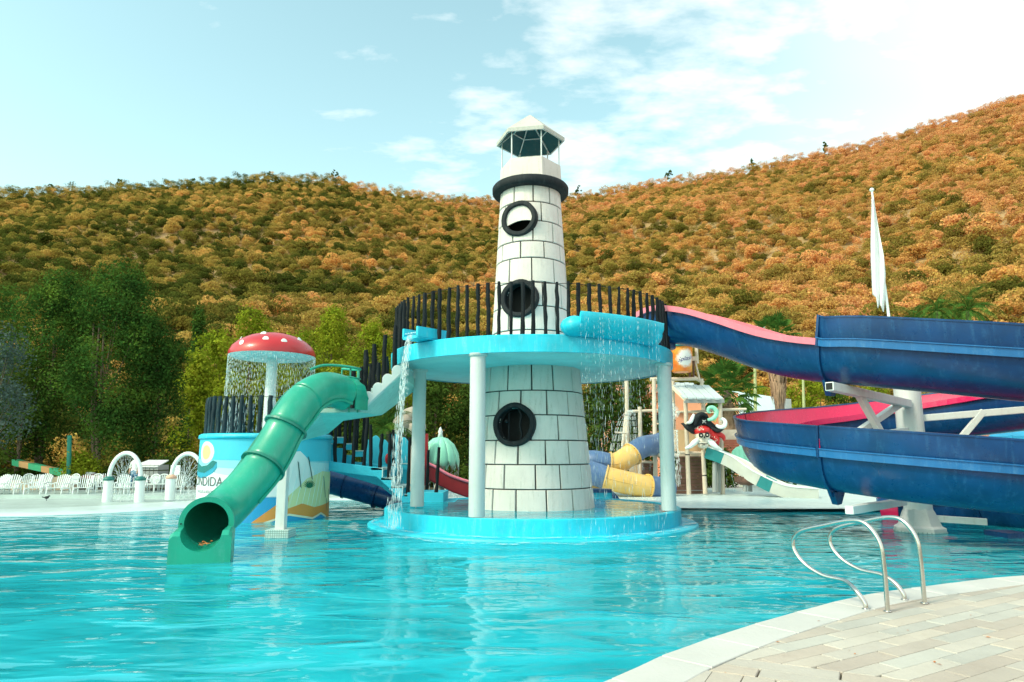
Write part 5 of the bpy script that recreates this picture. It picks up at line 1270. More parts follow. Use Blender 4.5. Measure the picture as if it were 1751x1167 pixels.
# ================= TREES =================
F_DARK = foliage('deep_green_foliage', [(.012, .032, .012), (.048, .115, .022), (.19, .28, .035)], .25, 1.0)
F_BLUE = foliage('blue_grey_foliage', [(.02, .04, .03), (.07, .11, .095), (.17, .21, .19)], .2, 1.2)
F_OLIVE = foliage('olive_yellow_foliage', [(.055, .10, .012), (.24, .30, .022), (.50, .47, .045)], .35, .8)
F_MID = foliage('mid_green_foliage', [(.018, .045, .010), (.06, .105, .018), (.13, .18, .03)], .3, 1.0)
F_GOLD = foliage('golden_foliage', [(.16, .15, .02), (.34, .25, .04), (.46, .30, .06)], .35, .8)
F_PALM = foliage('palm_foliage', [(.02, .07, .018), (.07, .16, .03), (.17, .27, .05)], .25, 2.5)
def crown_leaves(lobes, nclump, per, leaf, fol, up=0.0, sprd=.26, shell=.7):
    C, U = lobes_points(lobes, nclump, shell); k = np.repeat(np.arange(nclump), per); n = len(k)
    off = rng.normal(size=(n, 3)) * sprd; off[:, 2] *= (1 + up * 1.6)
    P_ = C[k] + off; Nn = U[k] * 1.0 + off / sprd * .35 + rng.normal(size=(n, 3)) * .6
    return leaf_mesh('crown', P_, Nn, leaf * rng.uniform(.6, 1.3, n), .5, fol)
def tree(name, label, px, ptop, Y, wpx, base_z=.24, fol=F_DARK, group=None, shape='round', crown_low=.22, dens=1.0, leaf=.075, trunks=1, cat='tree', lean=0, up=.0, bare=False):
    top = P(px, ptop, Y); wd_ = wpx / F * Y; h = top.z - base_z; b0 = Vector((top.x, Y, base_z)); t = thing(name, label, cat, b0, group)
    lob = []; z0 = h * crown_low; K = 26 if shape == 'round' else 14
    for i in range(K):
        u_ = rng.random() ** .8; z = z0 + (h - z0) * (.08 + .84 * (i + .5) / K)
        tt = (z - z0) / (h - z0)
        env = {'round': math.sin(PI * min(1, tt * .86 + .16)) ** .55, 'cone': max(.1, 1 - tt) ** .7, 'column': math.sin(PI * min(1, tt * .9 + .09)) ** .5}[shape]
        a = rng.random() * 2 * PI; r_ = wd_ / 2 * env; lr_ = (wd_ * .17 if shape == 'round' else wd_ * .34) * rng.uniform(.75, 1.25); q = max(0, r_ - lr_ * .8) * rng.uniform(.45, 1) ** .5
        lob.append(((q * math.cos(a), q * math.sin(a), z), (lr_, lr_, lr_ * (1 + .5 * up))))
    lob.append(((0, 0, (z0 + h) / 2), (wd_ * .30, wd_ * .30, (h - z0) * .36)))
    nc = int(260 * dens * max(1, wd_ * h / 30)); me = crown_leaves(lob, nc, 26, leaf, fol, up, sprd=.20 if up == 0 else .17)
    o = bpy.data.objects.new('crown', me); link(o, t)
    rt = max(.06, wd_ * .017)
    for k in range(trunks):
        b = MB(); dx = rng.uniform(-.6, .6) * (k > 0) + lean; pts = [(b0.x + dx * .2 * 0, b0.y, b0.z - .1), (b0.x + dx * .35 + rng.uniform(-.08, .08), b0.y, b0.z + h * .16), (b0.x + dx * .8, b0.y + rng.uniform(-.2, .2), b0.z + h * .4), (b0.x + dx, b0.y, b0.z + h * .75)]
        b.tube(spline(pts, 4), [rt * (1.35 - .95 * i / 12) for i in range(13)], 9); obj('trunk', b, BARK, t)
    b = MB()
    for (c, r_) in rng.permutation(np.array([(*c, *r) for c, r in lob[:-1]]))[:16, :][:, :].reshape(-1, 6)[:, :3].reshape(-1, 1, 3) if False else [(l[0], l[1]) for l in lob[:-1:2]]:
        s = Vector((b0.x + lean * .5, b0.y, b0.z + max(h * .14, c[2] * .55))); e_ = b0 + Vector(c) * 1.0; m_ = s.lerp(e_, .5) + Vector((0, 0, -.1 * h * .3)); b.tube(spline([s, m_, e_], 3), [rt * .34, rt * .3, rt * .26, rt * .2, rt * .15, rt * .1, rt * .06], 5)
    obj('limbs', b, BARK, t); return t
tree('broadleaf_tree', 'tall dark green tree left of the mural drum, tallest crown behind the spray arches', 205, 466, 32, 215, fol=F_DARK, dens=2.8, trunks=3, up=.5, crown_low=.12, lean=-.5, leaf=.066)
tree('broadleaf_tree', 'dark green tree left of the tallest one with yellowish top, trunk behind the loungers', 105, 470, 33, 190, fol=F_DARK, dens=2.6, trunks=2, up=.4, crown_low=.12, leaf=.066)
tree('broadleaf_tree', 'dense dark green tree filling between the tall dark tree and the mural drum', 280, 560, 33.5, 120, fol=F_DARK, dens=1.6, up=.5, crown_low=.05)
tree('broadleaf_tree', 'grey blue feathery tree at the left photo edge above the loungers', 5, 560, 27.5, 120, fol=F_BLUE, dens=.7, crown_low=.15, leaf=.06)
tree('conifer_tree', 'dark blue green conifer at the left edge behind the feathery grey tree', 6, 488, 40, 75, fol=F_DARK, shape='column', dens=1.1)
tree('broadleaf_tree', 'dark low tree behind the grey feathery tree at far left', 50, 610, 31.5, 170, fol=F_MID, dens=1.3, crown_low=.1, trunks=2)
tree('cypress_tree', 'slender dark cypress standing against the hill above the mural drum', 343, 508, 60, 22, fol=F_DARK, shape='column', dens=.9, leaf=.11, crown_low=.05, up=.5)
oliv = [(372, 560, 46, 110, 'olive green tree directly left behind the mushroom fountain'), (335, 600, 42, 80, 'small olive tree at the right flank of the dark trees'), (432, 528, 52, 120, 'yellow olive tree rising above the mushroom cap'),
        (512, 560, 47, 100, 'olive green tree just right of the mushroom cap'), (570, 522, 55, 120, 'broad yellow olive tree above the green slide top'), (640, 545, 50, 100, 'olive tree behind the tall stair posts'), (470, 610, 42, 120, 'low yellow green bush tree seen through the water curtain'),
        (590, 620, 42, 120, 'low olive bush tree behind the stair bridge'), (700, 560, 52, 110, 'olive tree partly behind the left end of the round platform'), (400, 640, 40, 90, 'low olive bush behind the drum railing')]
for (x, y, Y, wpx, lb) in oliv: tree('olive_tree', lb, x, y, Y, wpx, .1, F_OLIVE, dens=.8, leaf=.11, crown_low=.10)
dk_ = [(745, 640, 34, 110, 'dark green tree under the platform between the left and front columns'), (800, 660, 36, 90, 'dark green tree hidden partly by the front column'), (1030, 645, 33, 100, 'dark green tree right of the lighthouse wall under the platform'),
       (1078, 640, 36, 90, 'dark green tree between the falling drops and the right column'), (660, 690, 33, 110, 'dark low tree behind the cyan stair'), (590, 705, 34, 90, 'dark low tree under the stair bridge landing'), (640, 745, 30, 90, 'dark shrub right behind the wavy cyan panels')]
for (x, y, Y, wpx, lb) in dk_: tree('shade_tree', lb, x, y, Y, wpx, .1, F_MID, dens=1.3, leaf=.085, crown_low=.08)
rt_ = [(1400, 642, 62, 120, F_OLIVE, 'green yellow tree above the pink slide, left of the white arm'), (1350, 660, 64, 90, F_OLIVE, 'yellow green tree beside the left lamp pole'), (1440, 655, 58, 90, F_MID, 'darker green tree under the end of the white beam'), (1290, 655, 66, 80, F_OLIVE, 'olive tree behind the fan palm'),
       (1495, 648, 52, 75, F_OLIVE, 'weeping light green tree left of the white column'), (1600, 655, 54, 90, F_GOLD, 'golden brown tree right of the white column'), (1560, 670, 50, 70, F_OLIVE, 'small olive tree just right of the white column'), (1720, 640, 56, 120, F_MID, 'dark tree behind the right end of the slide'), (1180, 672, 60, 70, F_GOLD, 'golden bush under the orange bucket')]
for (x, y, Y, wpx, fo, lb) in rt_: tree('bushy_tree', lb, x, y, Y, wpx, .1, fo, dens=.55, leaf=.12, crown_low=.08, up=.8 if 'weeping' in lb else 0)
tree('flowering_tree', 'thin tree with coral blossoms in front of the orange house', 1085, 668, 39, 75, .1, foliage('coral_blossom', [(.05, .10, .02), (.55, .20, .12), (.75, .30, .22)], .3, 3.0), dens=.4, leaf=.08, crown_low=.35)
tree('leafy_shrub', 'bright green shrub beside the green pole behind the loungers', 140, 788, 30, 46, .24, F_OLIVE, dens=1.2, leaf=.06, crown_low=.02, cat='shrub')
tree('leafy_shrub', 'low green shrub between the two spray arches behind the bin', 285, 790, 31, 50, .24, F_MID, dens=1.0, leaf=.06, crown_low=.02, cat='shrub')
# ridge trees poking out against the sky
for k, (x, y, wpx) in enumerate([(55, 318, 16), (88, 310, 20), (118, 318, 16), (205, 302, 22), (330, 302, 16), (460, 293, 18), (575, 291, 20), (1145, 290, 18), (1285, 272, 16), (1410, 238, 16), (1560, 215, 14), (990, 318, 14)]):
    a = ray(x, y); D_ = 322; q = a * (D_ / a.y); gx, gy = q.x, D_; gz = height(gx, gy)
    lb_ = ['left end of the ridge', 'left ridge, second from the left edge', 'left ridge, third from the left edge', 'left ridge above the big dark tree', 'left ridge above the mural drum', 'left hill summit', 'right shoulder of the left hill', 'saddle right of the lighthouse', 'lower right ridge', 'middle of the right ridge', 'upper part of the right ridge', 'ridge directly beside the lighthouse ring'][k]
    tree('ridge_tree', 'dark crown poking above the skyline at the ' + lb_, x, y, D_, wpx, gz - 1, F_MID, shape='round', dens=.05, leaf=.34, crown_low=.3, group=None)

# ---- palms ----
def fan_frond():
    C = []; b = MB(); pet = 1.0; b.tube([(0, 0, 0), (.5, 0, .06), (pet, 0, .0)], [.022, .018, .012], 4)
    for k in range(17):
        a = R(-115 + 230 * k / 16); L_ = .62 * (1 - .25 * abs(math.sin(a * .5))) ; dx, dy = math.cos(a), math.sin(a); wx, wy = -dy * .045, dx * .045; dr = -.13 * L_
        b.add([(pet, 0, 0), (pet + dx * L_ * .6 + wx, dy * L_ * .6 + wy, .03), (pet + dx * L_, dy * L_, dr), (pet + dx * L_ * .6 - wx, dy * L_ * .6 - wy, .0)], [(0, 1, 2, 3)])
    return b
def feather_frond(L_=2.4, droop=1.0):
    b = MB(); pts = []; n = 12
    for i in range(n + 1): t = i / n; pts.append(Vector((L_ * (t - .18 * droop * t ** 3), 0, L_ * (.42 * t - .75 * droop * t ** 2.2))))
    b.tube(pts, [.03 * (1 - .85 * i / n) for i in range(n + 1)], 4)
    for i in range(34):
        t = .12 + .87 * i / 33; k = min(n - 1, int(t * n)); p = pts[k].lerp(pts[k + 1], t * n - k); tg = (pts[k + 1] - pts[k]).normalized(); l = .46 * math.sin(PI * min(1, t * .8 + .2)) ** .7 * L_ / 2.2
        for s in (-1, 1):
            d = (tg * .55 + Vector((0, s * .8, -.35))).normalized(); w_ = tg * .022
            b.add([p - w_, p + d * l * .5 + Vector((0, 0, -.02)) + w_ * .8, p + d * l + Vector((0, 0, -.12 * l)), p + d * l * .5 - w_], [(0, 1, 2, 3)])
    return b
def palm(label, px, pcrown, pbase, Y, kind='fan', s=1.0, nfr=34, skirt=None, tr=.16, fol=F_PALM):
    c = P(px, pcrown, Y); b0 = P(px, pbase, Y); b0.z = max(.05, min(b0.z, 3)); t = thing('palm_tree', label, 'palm tree', b0); b0.x = c.x; t.location = b0; WL[t] = b0.copy()
    b = MB(); pts = [b0.lerp(c, k / 10) + Vector((.04 * math.sin(k), 0, 0)) for k in range(11)]; b.tube(pts, [tr * (1.2 - .3 * k / 10) * (1 + .05 * (k % 2)) for k in range(11)], 10); obj('trunk', b, BARK, t)
    me = None
    fb = fan_frond() if kind == 'fan' else feather_frond(2.4, 1.0)
    for i in range(nfr):
        if me is None: o = obj('frond', fb, fol, t); me = o.data; o.location = (0, 0, 0); me.transform(Matrix.Translation(b0))
        else: o = bpy.data.objects.new('frond', me); link(o, t)
        o.location = c - b0; el = R(80 - 125 * ((i + .5) / nfr) ** .8 + rng.uniform(-6, 6)); az = i * 2.399 + rng.uniform(-.2, .2)
        o.rotation_euler = (rng.uniform(-.3, .3), -el, az); sc2 = s * rng.uniform(.85, 1.12); o.scale = (sc2,) * 3
    if skirt:
        z0, z1, r0, r1 = skirt; b = MB()
        for i in range(520):
            a = rng.random() * 2 * PI; zt = P(px, rng.uniform(z0, z1 - 12), Y).z; L_ = rng.uniform(.4, .95); rr = np.interp(zt, [P(px, z1, Y).z, P(px, z0, Y).z], [r1, r0]) * rng.uniform(.75, 1.1)
            p = Vector((c.x + rr * math.cos(a), Y + rr * math.sin(a), zt)); tg = Vector((-math.sin(a), math.cos(a), 0)) * .05; p2 = p + Vector((-.12 * math.cos(a), -.12 * math.sin(a), -L_)) + tg * rng.uniform(-1, 1)
            b.add([p - tg, p + tg, p2 + tg * .3, p2 - tg * .3], [(0, 1, 2, 3)])
        obj('dead_frond_skirt', b, SKIRT, t)
    return t
palm('fan palm with brown skirt behind the play structure roof', 1243, 668, 760, 36, 'fan', 1.2, 48, (690, 752, .34, .42), .18)
palm('tall fan palm with long dry skirt, crown peeking over the blue slide', 1325, 575, 735, 42, 'fan', 1.05, 44, (600, 690, .62, .40), .24)
palm('feather palm peeking over the slide wall, left of the drooping one', 1603, 532, 720, 46, 'feather', .80, 26)
palm('drooping feather palm above the slide wall near the right edge', 1655, 532, 720, 46, 'feather', 1.05, 28)
palm('low feather palm crown hidden behind the slide wall beside the flagpole', 1562, 548, 720, 50, 'feather', .8, 22)
palm('dark feather palm behind the stair bridge, fronds drooping over the posts', 664, 738, 800, 25, 'feather', .62, 26, None, .14, F_DARK)
b = MB()
for (x, y, r_) in ((692, 722, .55), (705, 708, .5), (712, 730, .5), (683, 740, .4)):
    q = P(x, y, 27.5); b.sph(q, (r_ * .8, .5, r_ * .62), 9)
for i, v in enumerate(b.v):
    nn = mnoise.noise(Vector(v) * 1.7) * .14; b.v[i] = (v[0] + nn, v[1], v[2] + nn)
q = P(698, 760, 27.7); b.box((q.x, q.y, 1.0), (1.3, .6, 2.0)); tag(obj('rock_mound', b, ROCK), 'pale folded rock mound behind the dark palm and left column', 'rock')

# ================= BUILDINGS BEHIND =================
def house(name, label, pts, Y, depth, mat, roofmat=None, rh=.0, cat='building'):
    a, c = P(pts[0], pts[2], Y), P(pts[1], pts[3], Y); t = thing(name, label, cat, ((a.x + c.x) / 2, Y, .05)); b = MB()
    b.prism([Vector((a.x, Y, .05)), Vector((c.x, Y, .05)), c, a], (0, depth, 0)); recalc(obj('wall', b, mat, t))
    if roofmat:
        b = MB(); zt = max(a.z, c.z); b.prism([Vector((a.x - .3, Y - .4, a.z)), Vector((c.x + .3, Y - .4, c.z)), Vector((c.x + .3, Y + depth * .5, c.z + rh)), Vector((a.x - .3, Y + depth * .5, a.z + rh))], (0, 0, .12)); recalc(obj('roof', b, roofmat, t))
    return t
WB = paint('white_blue_wall', (.66, .80, .84), .8, (.45, .55, .58), .3, .05, .1, 8)
h = house('orange_house', 'orange rendered house behind the play structure on the left', (1052, 1165, 676, 672), 46, 8, ORANGE, TERRA, .9)
for x in (1098, 1128):
    q = P(x, 725, 45.98); b = MB(); b.box(q, (.9, .08, 1.5)); o = obj('window', b, DARKIN, h); b = MB(); b.box(q + Vector((0, -.05, 0)), (1.0, .06, .08)); b.box(q + Vector((0, -.06, 0)), (.08, .05, 1.5)); obj('window_frame', b, CREAM, o)
h = house('orange_house', 'orange house seen between the play roof and the fan palm', (1152, 1262, 664, 672), 42, 8, ORANGE)
b = MB(); q = P(1190, 705, 41.9); b.box(q, (2.4, .2, .12)); obj('ledge', b, CREAM, h)
h = house('white_hall', 'long white hall with sloping top behind the tall fan palm', (1252, 1336, 668, 681), 50, 9, WB)
b = MB(); a, c = P(1336, 681, 50), P(1347, 683, 52); b.prism([Vector((a.x, 50, .05)), Vector((c.x + .25, 52, .05)), c + Vector((.25, 0, 0)), a], (0, 5, 0)); obj('end_wall', b, WPAR, h)
b = MB(); q = P(1275, 735, 49.9); b.box((q.x, q.y, 1.2), (.9, .06, 2.1)); obj('door', b, TEALP, h)
h = house('orange_house', 'orange house corner right below the fan palm skirt', (1244, 1262, 703, 703), 41, 4, ORANGE)
# terracotta roofed pavilion, right
pv = thing('roofed_pavilion', 'low pavilion with terracotta roof beyond the slide at right', 'pavilion', P(1680, 770, 38))
a, c = P(1622, 754, 37), P(1790, 754, 37); a2, c2 = P(1632, 733, 41), P(1790, 733, 41)
b = MB(); b.prism([a, c, c2, a2], (0, 0, -.10)); recalc(obj('roof', b, TERRA, pv))
n = 46; mt2 = None
for i in range(n):
    p0 = a.lerp(c, (i + .5) / n) + Vector((0, -.02, .05)); p1 = a2.lerp(c2, (i + .5) / n) + Vector((0, 0, .05)); b = MB(); b.tube([p0, p1], .055, 6); obj('roof_tile_row', b, TERRA, pv)
b = MB(); b.beam(a - Vector((0, 0, .25)), c - Vector((0, 0, .25)), .2, .28); obj('fascia', b, CREAM, pv)
for x in (1640, 1700, 1760):
    q = P(x, 770, 37.2); b = MB(); b.cyl((q.x, 37.3, .05), (q.x, 37.3, a.z - .3), .14, n=12); obj('pillar', b, CREAM, pv)
cn = thing('blue_canopy', 'bright blue fabric canopy on blue posts at the right photo edge', 'canopy', P(1735, 775, 27))
CB = paint('blue_canopy_fabric', (.02, .28, .50), .8, dirt_amt=.2)
b = MB(); e0, e1, e2_, e3_ = P(1690, 746, 26), P(1860, 746, 26), P(1870, 738, 29.5), P(1700, 738, 29.5); ap = P(1775, 712, 27.7); ap2 = P(1800, 712, 27.7)
b.add([e0, e1, e2_, e3_, ap, ap2], [(0, 1, 5, 4), (1, 2, 5), (2, 3, 4, 5), (3, 0, 4)]); b.add([v - Vector((0, 0, .22)) for v in (e0, e1, e2_, e3_)] + [e0, e1, e2_, e3_], [(0, 1, 5, 4), (1, 2, 6, 5), (2, 3, 7, 6), (3, 0, 4, 7)]); obj('fabric', b, CB, cn)
for e_ in (e0, P(1728, 742, 26), e2_, e3_): b = MB(); b.cyl((e_.x + .03, e_.y + .05, .05), (e_.x + .03, e_.y + .05, e_.z - .05), .07, n=10); obj('post', b, CB, cn)
# stone wall, brown boards, terrace railing
b = MB(); b.prism([P(1228, 735, 34), P(1300, 735, 34), P(1300, 752, 34), P(1228, 752, 34)], (0, .4, 0)); tag(recalc(obj('stone_wall', b, ROCK)), 'grey stone wall between the skull and the blue slide', 'wall')
bf = thing('brown_board_fence', 'reddish brown board fence under the grey stone wall', 'fence', P(1262, 772, 33.9))
for k in range(5):
    b = MB(); a, c = P(1228, 754 + k * 4.2, 33.9), P(1300, 754 + k * 4.2, 33.9); b.beam(a, c, .05, .11); obj('board', b, paint('red_brown_board', (.26, .07, .04), .7), bf)
rl_ = thing('terrace_railing', 'thin steel railing on the terrace above the pink slide', 'railing', P(1300, 720, 44))
for (x0, y0, x1, y1, Yr) in ((1235, 706, 1345, 701, 44), (1345, 701, 1600, 676, 44)):
    b = MB(); a, c = P(x0, y0, Yr), P(x1, y1, Yr)
    for dz in (0, -.32, -.64): b.tube([a + Vector((0, 0, dz)), c + Vector((0, 0, dz))], .022, 5)
    obj('rail', b, GREY, rl_)
    for k in range(7): q = a.lerp(c, k / 6); b = MB(); b.cyl(q, q - Vector((0, 0, 1.0)), .028, n=6); obj('baluster', b, GREY, rl_)
b = MB(); b.prism([P(1230, 716, 43.7), P(1345, 712, 43.7), P(1620, 700, 43.7), P(1620, 770, 43.7), P(1230, 770, 43.7)], (0, 5, 0)); tag(recalc(obj('terrace_wall', b, WB)), 'pale terrace wall behind the pink slide lining', 'wall')
# lamp poles, flag
for (x, yb, yt, Yp, lb) in ((1290, 720, 566, 48, 'tall pale green lamp pole between the two fan palms'), (1373, 712, 637, 52, 'shorter lamp pole with white floodlight above the pink slide')):
    a, c = P(x + 2, yb, Yp), P(x, yt, Yp); t = thing('lamp_pole', lb, 'lamp pole', a); b = MB(); b.tube([a, c], [.12, .08], 10); obj('pole', b, OLIVEM, t)
    b = MB(); b.beam(c + Vector((-.5, 0, .05)), c + Vector((.5, 0, .05)), .07, .07); obj('arm', b, OLIVEM, t)
    for s in (-.38, .38): b = MB(); b.box(c + Vector((s, -.15, .18)), (.5, .4, .22)); obj('floodlight', b, WPLAST, t)
fp = thing('flagpole', 'white flagpole with a limp white flag above the blue slide', 'flagpole', P(1526, 700, 30))
a, c = P(1533, 640, 30), P(1491, 328, 30); b = MB(); b.tube([a - (c - a) * .12, c], [.075, .045], 10); obj('pole', b, WPLAST, fp); b = MB(); b.sph(c + Vector((0, 0, .08)), .10, 10); obj('finial', b, WPLAST, fp)
FLG = paint('white_flag_cloth', (.82, .84, .85), .9, (.6, .65, .7), .3, .03, .1, 10)
n, m = 26, 12; vs = []
le = [(1490, 340), (1489, 400), (1489, 440), (1492, 498), (1498, 505), (1501, 527)]; ri = [(1494, 340), (1504, 400), (1511, 435), (1514, 465), (1513, 505), (1511, 528)]
for i in range(n):
    t = i / (n - 1) * 5; k = min(4, int(t)); u_ = t - k
    for j in range(m):
        s = j / (m - 1); x = (le[k][0] * (1 - u_) + le[k + 1][0] * u_) * (1 - s) + (ri[k][0] * (1 - u_) + ri[k + 1][0] * u_) * s; y = (le[k][1] * (1 - u_) + le[k + 1][1] * u_) * (1 - s) + (ri[k][1] * (1 - u_) + ri[k + 1][1] * u_) * s
        y += (6 * math.sin(s * 5 + i * .12) if i > 10 else 0); vs.append(P(x, y, 29.9 + .14 * math.sin(s * 9 + i * .22)))
b = MB(); b.add(vs, [(i * m + j, i * m + j + 1, (i + 1) * m + j + 1, (i + 1) * m + j) for i in range(n - 1) for j in range(m - 1)], 0, True); o = obj('flag', b, FLG, fp); o.modifiers.new('s', 'SOLIDIFY').thickness = .01

# ================= PLAY STRUCTURE =================
ps = thing('pirate_play_structure', 'wet play structure of cream log posts with brown plank walls and white plank roof', 'play structure', P(1190, 845, 28))
Yf = 27.6
def pole(x0, y0, x1, y1, Y, r=.085, name='log_post', parent=ps, mat=LOGC, band=True):
    a, c = P(x0, y0, Y), P(x1, y1, Y); b = MB(); b.tube([a, a.lerp(c, .5), c], [r * 1.05, r, r * .95], 10); o = obj(name, b, mat, parent)
    if band:
        b = MB(); m_ = a.lerp(c, .42); d_ = (c - a).normalized(); b.cyl(m_ - d_ * .02, m_ + d_ * .02, r * 1.08, n=10); obj('band', b, BLACK, o)
    return a, c
for (x0, y0, x1, y1, Y) in ((1178, 846, 1172, 686, 27.4), (1206, 845, 1202, 770, 27.3), (1236, 846, 1231, 684, 27.4), (1201, 770, 1203, 675, 29.4), (1073, 765, 1071, 636, 28.8), (1096, 820, 1094, 696, 28.4), (1121, 815, 1118, 648, 28.0), (1153, 770, 1150, 650, 29.5), (1060, 812, 1072, 700, 29.5)):
    pole(x0, y0, x1, y1, Y)
for (x0, y0, x1, y1, Y, r) in ((1112, 649, 1192, 648, 28.2, .075), (1186, 645, 1203, 655, 28.6, .07), (1072, 704, 1125, 702, 28.4, .06), (1232, 701, 1276, 700, 27.6, .055), (1052, 740, 1073, 741, 28.6, .04), (1158, 774, 1206, 775, 27.5, .06), (1098, 790, 1120, 791, 28.1, .05), (1160, 705, 1236, 702, 27.9, .05), (1155, 770, 1150, 660, 28.6, .03), (1120, 672, 1128, 658, 28.1, .04), (1200, 668, 1200, 648, 28.6, .07)):
    pole(x0, y0, x1, y1, Y, r, 'log_rail', band=False)
def planks(x0, x1, y0, y1, Y, n, mat, name='plank', rev=False):
    for k in range(n):
        ya, yb_ = y0 + (y1 - y0) * k / n, y0 + (y1 - y0) * (k + 1) / n; b = MB(); b.prism([P(x0, ya + .3, Y + rng.uniform(-.015, .015)), P(x1, ya + .3, Y), P(x1, yb_ - .3, Y), P(x0, yb_ - .3, Y)], (0, .05, 0)); recalc(obj(name, b, mat, ps))
planks(1157, 1204, 778, 845, 27.7, 11, WOODB); planks(1098, 1121, 792, 815, 28.2, 4, WOODB)
b = MB(); b.prism(pxpoly([(1152, 735), (1202, 736), (1202, 772), (1152, 772)], 27.9), (0, .06, 0)); obj('tan_panel', b, TANP, ps)
b = MB(); b.prism(pxpoly([(1076, 778), (1095, 770), (1095, 812), (1076, 812)], 28.6), (0, .06, 0)); obj('tan_panel', b, TANP, ps)
b = MB(); q = P(1180, 776, 28.6); b.box((q.x - .2, 28.8, q.z - .05), (2.6, 2.2, .12)); obj('deck_floor', b, LOGC, ps)
b = MB(); q = P(1140, 720, 28.6); b.prism(pxpoly([(1134, 706), (1152, 700), (1152, 738), (1134, 738)], 28.4), (0, .1, 0)); obj('panel', b, WPLAST, ps)
# roofs of white planks
RPL = paint('pale_roof_plank', (.50, .58, .60), .7, (.3, .33, .33), .5, .1, .2, 12)
def plankroof(p, n, parent, mat=RPL):       # p: eave left, eave right, ridge right, ridge left
    a, c, d, e_ = p
    for k in range(n):
        t0, t1 = (k + .04) / n, (k + .96) / n; b = MB(); ex = .05 * (k % 2); dn = (a - e_).normalized() * ex * 1.6
        b.prism([a.lerp(c, t0) + dn, a.lerp(c, t1) + dn, e_.lerp(d, t1), e_.lerp(d, t0)], (0, 0, .05 + .02 * (k % 2))); recalc(obj('roof_plank', b, mat, parent))
plankroof([P(1168, 682, 27.0), P(1237, 683, 27.2), P(1212, 661, 28.6), P(1150, 661, 28.6)], 9, ps)
plankroof([P(1150, 666, 28.9), P(1190, 664, 28.9), P(1186, 657, 29.8), P(1146, 657, 29.8)], 5, ps)
b = MB(); b.beam(P(1170, 686, 27.05), P(1238, 686, 27.25), .08, .16); obj('eave_beam', b, GREY, ps)
b = MB(); b.beam(P(1148, 661, 28.4), P(1172, 684, 27.0), .06, .12); obj('gable_beam', b, CREAM, ps)
# tipping bucket
bk = thing('tipping_bucket', 'orange tipping bucket with teal rim and script lettering above the play structure', 'bucket', P(1164, 640, 28.0))
cb_, ct_ = P(1166, 637, 28.0), P(1163, 594, 28.0); BC = Vector((cb_.x, 28.0, 0)); hb_ = ct_.z - cb_.z
OR = NT('orange_splash_print'); ob = OR.n('ShaderNodeBsdfPrincipled'); OR.l(ob.outputs[0], OR.o.inputs[0]); gp_ = OR.n('ShaderNodeNewGeometry').outputs['Position']
vd = OR.n('ShaderNodeVectorMath', operation='DISTANCE'); OR.l(gp_, vd.inputs[0]); vd.inputs[1].default_value = (BC.x + .08, 28 - .42, cb_.z + hb_ * .52)
spl = OR.ramp(OR.math('ADD', vd.outputs[1], OR.math('MULTIPLY', OR.noise(gp_, 9, 4, .7), .28)), .55, .42)
OR.l(OR.mix(spl, OR.mix(OR.ramp(OR.noise(gp_, 3, 2), .3, .7), (.80, .16, .02), (.85, .34, .04)), (.80, .78, .76)), ob.inputs['Base Color']); ob.inputs['Roughness'].default_value = .35
b = MB(); b.lathe([(.36, 0), (.40, .03), (.47, hb_)], Vector((BC.x, 28, cb_.z)), 28); b.lathe([(0, 0), (.36, 0)], Vector((BC.x, 28, cb_.z)), 28); obj('bucket_body', b, OR.m, bk)
b = MB(); b.lathe([(.46, hb_ - .02), (.54, hb_ - .02), (.55, hb_ + .09), (.44, hb_ + .09), (.44, hb_ - .02)], Vector((BC.x, 28, cb_.z)), 28); obj('rim', b, TEALP, bk)
v, f_ = text_polys('Splash', .25); xm = max(x for x, _, _ in v) / 2; b = MB(); b.add([(BC.x + .05 + .455 * math.sin((x - xm) * 1.02 / .44), 28 - .455 * math.cos((x - xm) * 1.02 / .44), cb_.z + hb_ * .42 + y + (x - xm) * .18) for x, y, _ in [(x + y * .25, y, z) for x, y, z in v]], f_); obj('lettering', b, paint('purple_script', (.05, .03, .18), .5), bk)
tf = thing('bucket_frame', 'pale post and brown trestle carrying the orange tipping bucket', 'frame', P(1190, 650, 28.4))
pole(1192, 622, 1190, 580, 28.4, .07, 'post', tf, LOGC, False); pole(1190, 583, 1150, 590, 28.4, .04, 'arm', tf, TEALP, False)
for (x0, y0, x1, y1) in ((1179, 646, 1184, 612), (1186, 646, 1186, 612), (1196, 648, 1188, 615)): pole(x0, y0, x1, y1, 28.4, .04, 'brace', tf, WOODB if x1 < 1187 else LOGC, False)
b = MB(); b.box(P(1187, 614, 28.4), (.22, .2, .18)); obj('pivot', b, LOGC, tf)
b = MB(); b.sph(P(1150, 705, 27.6), (.30, .2, .3), 10); b.sph(P(1148, 697, 27.6), (.2, .15, .25), 10); o = obj('white_figure', b, FOAM); tag(o, 'burst of white spray beside the tan panel of the play structure', 'spray'); o['kind'] = 'stuff'

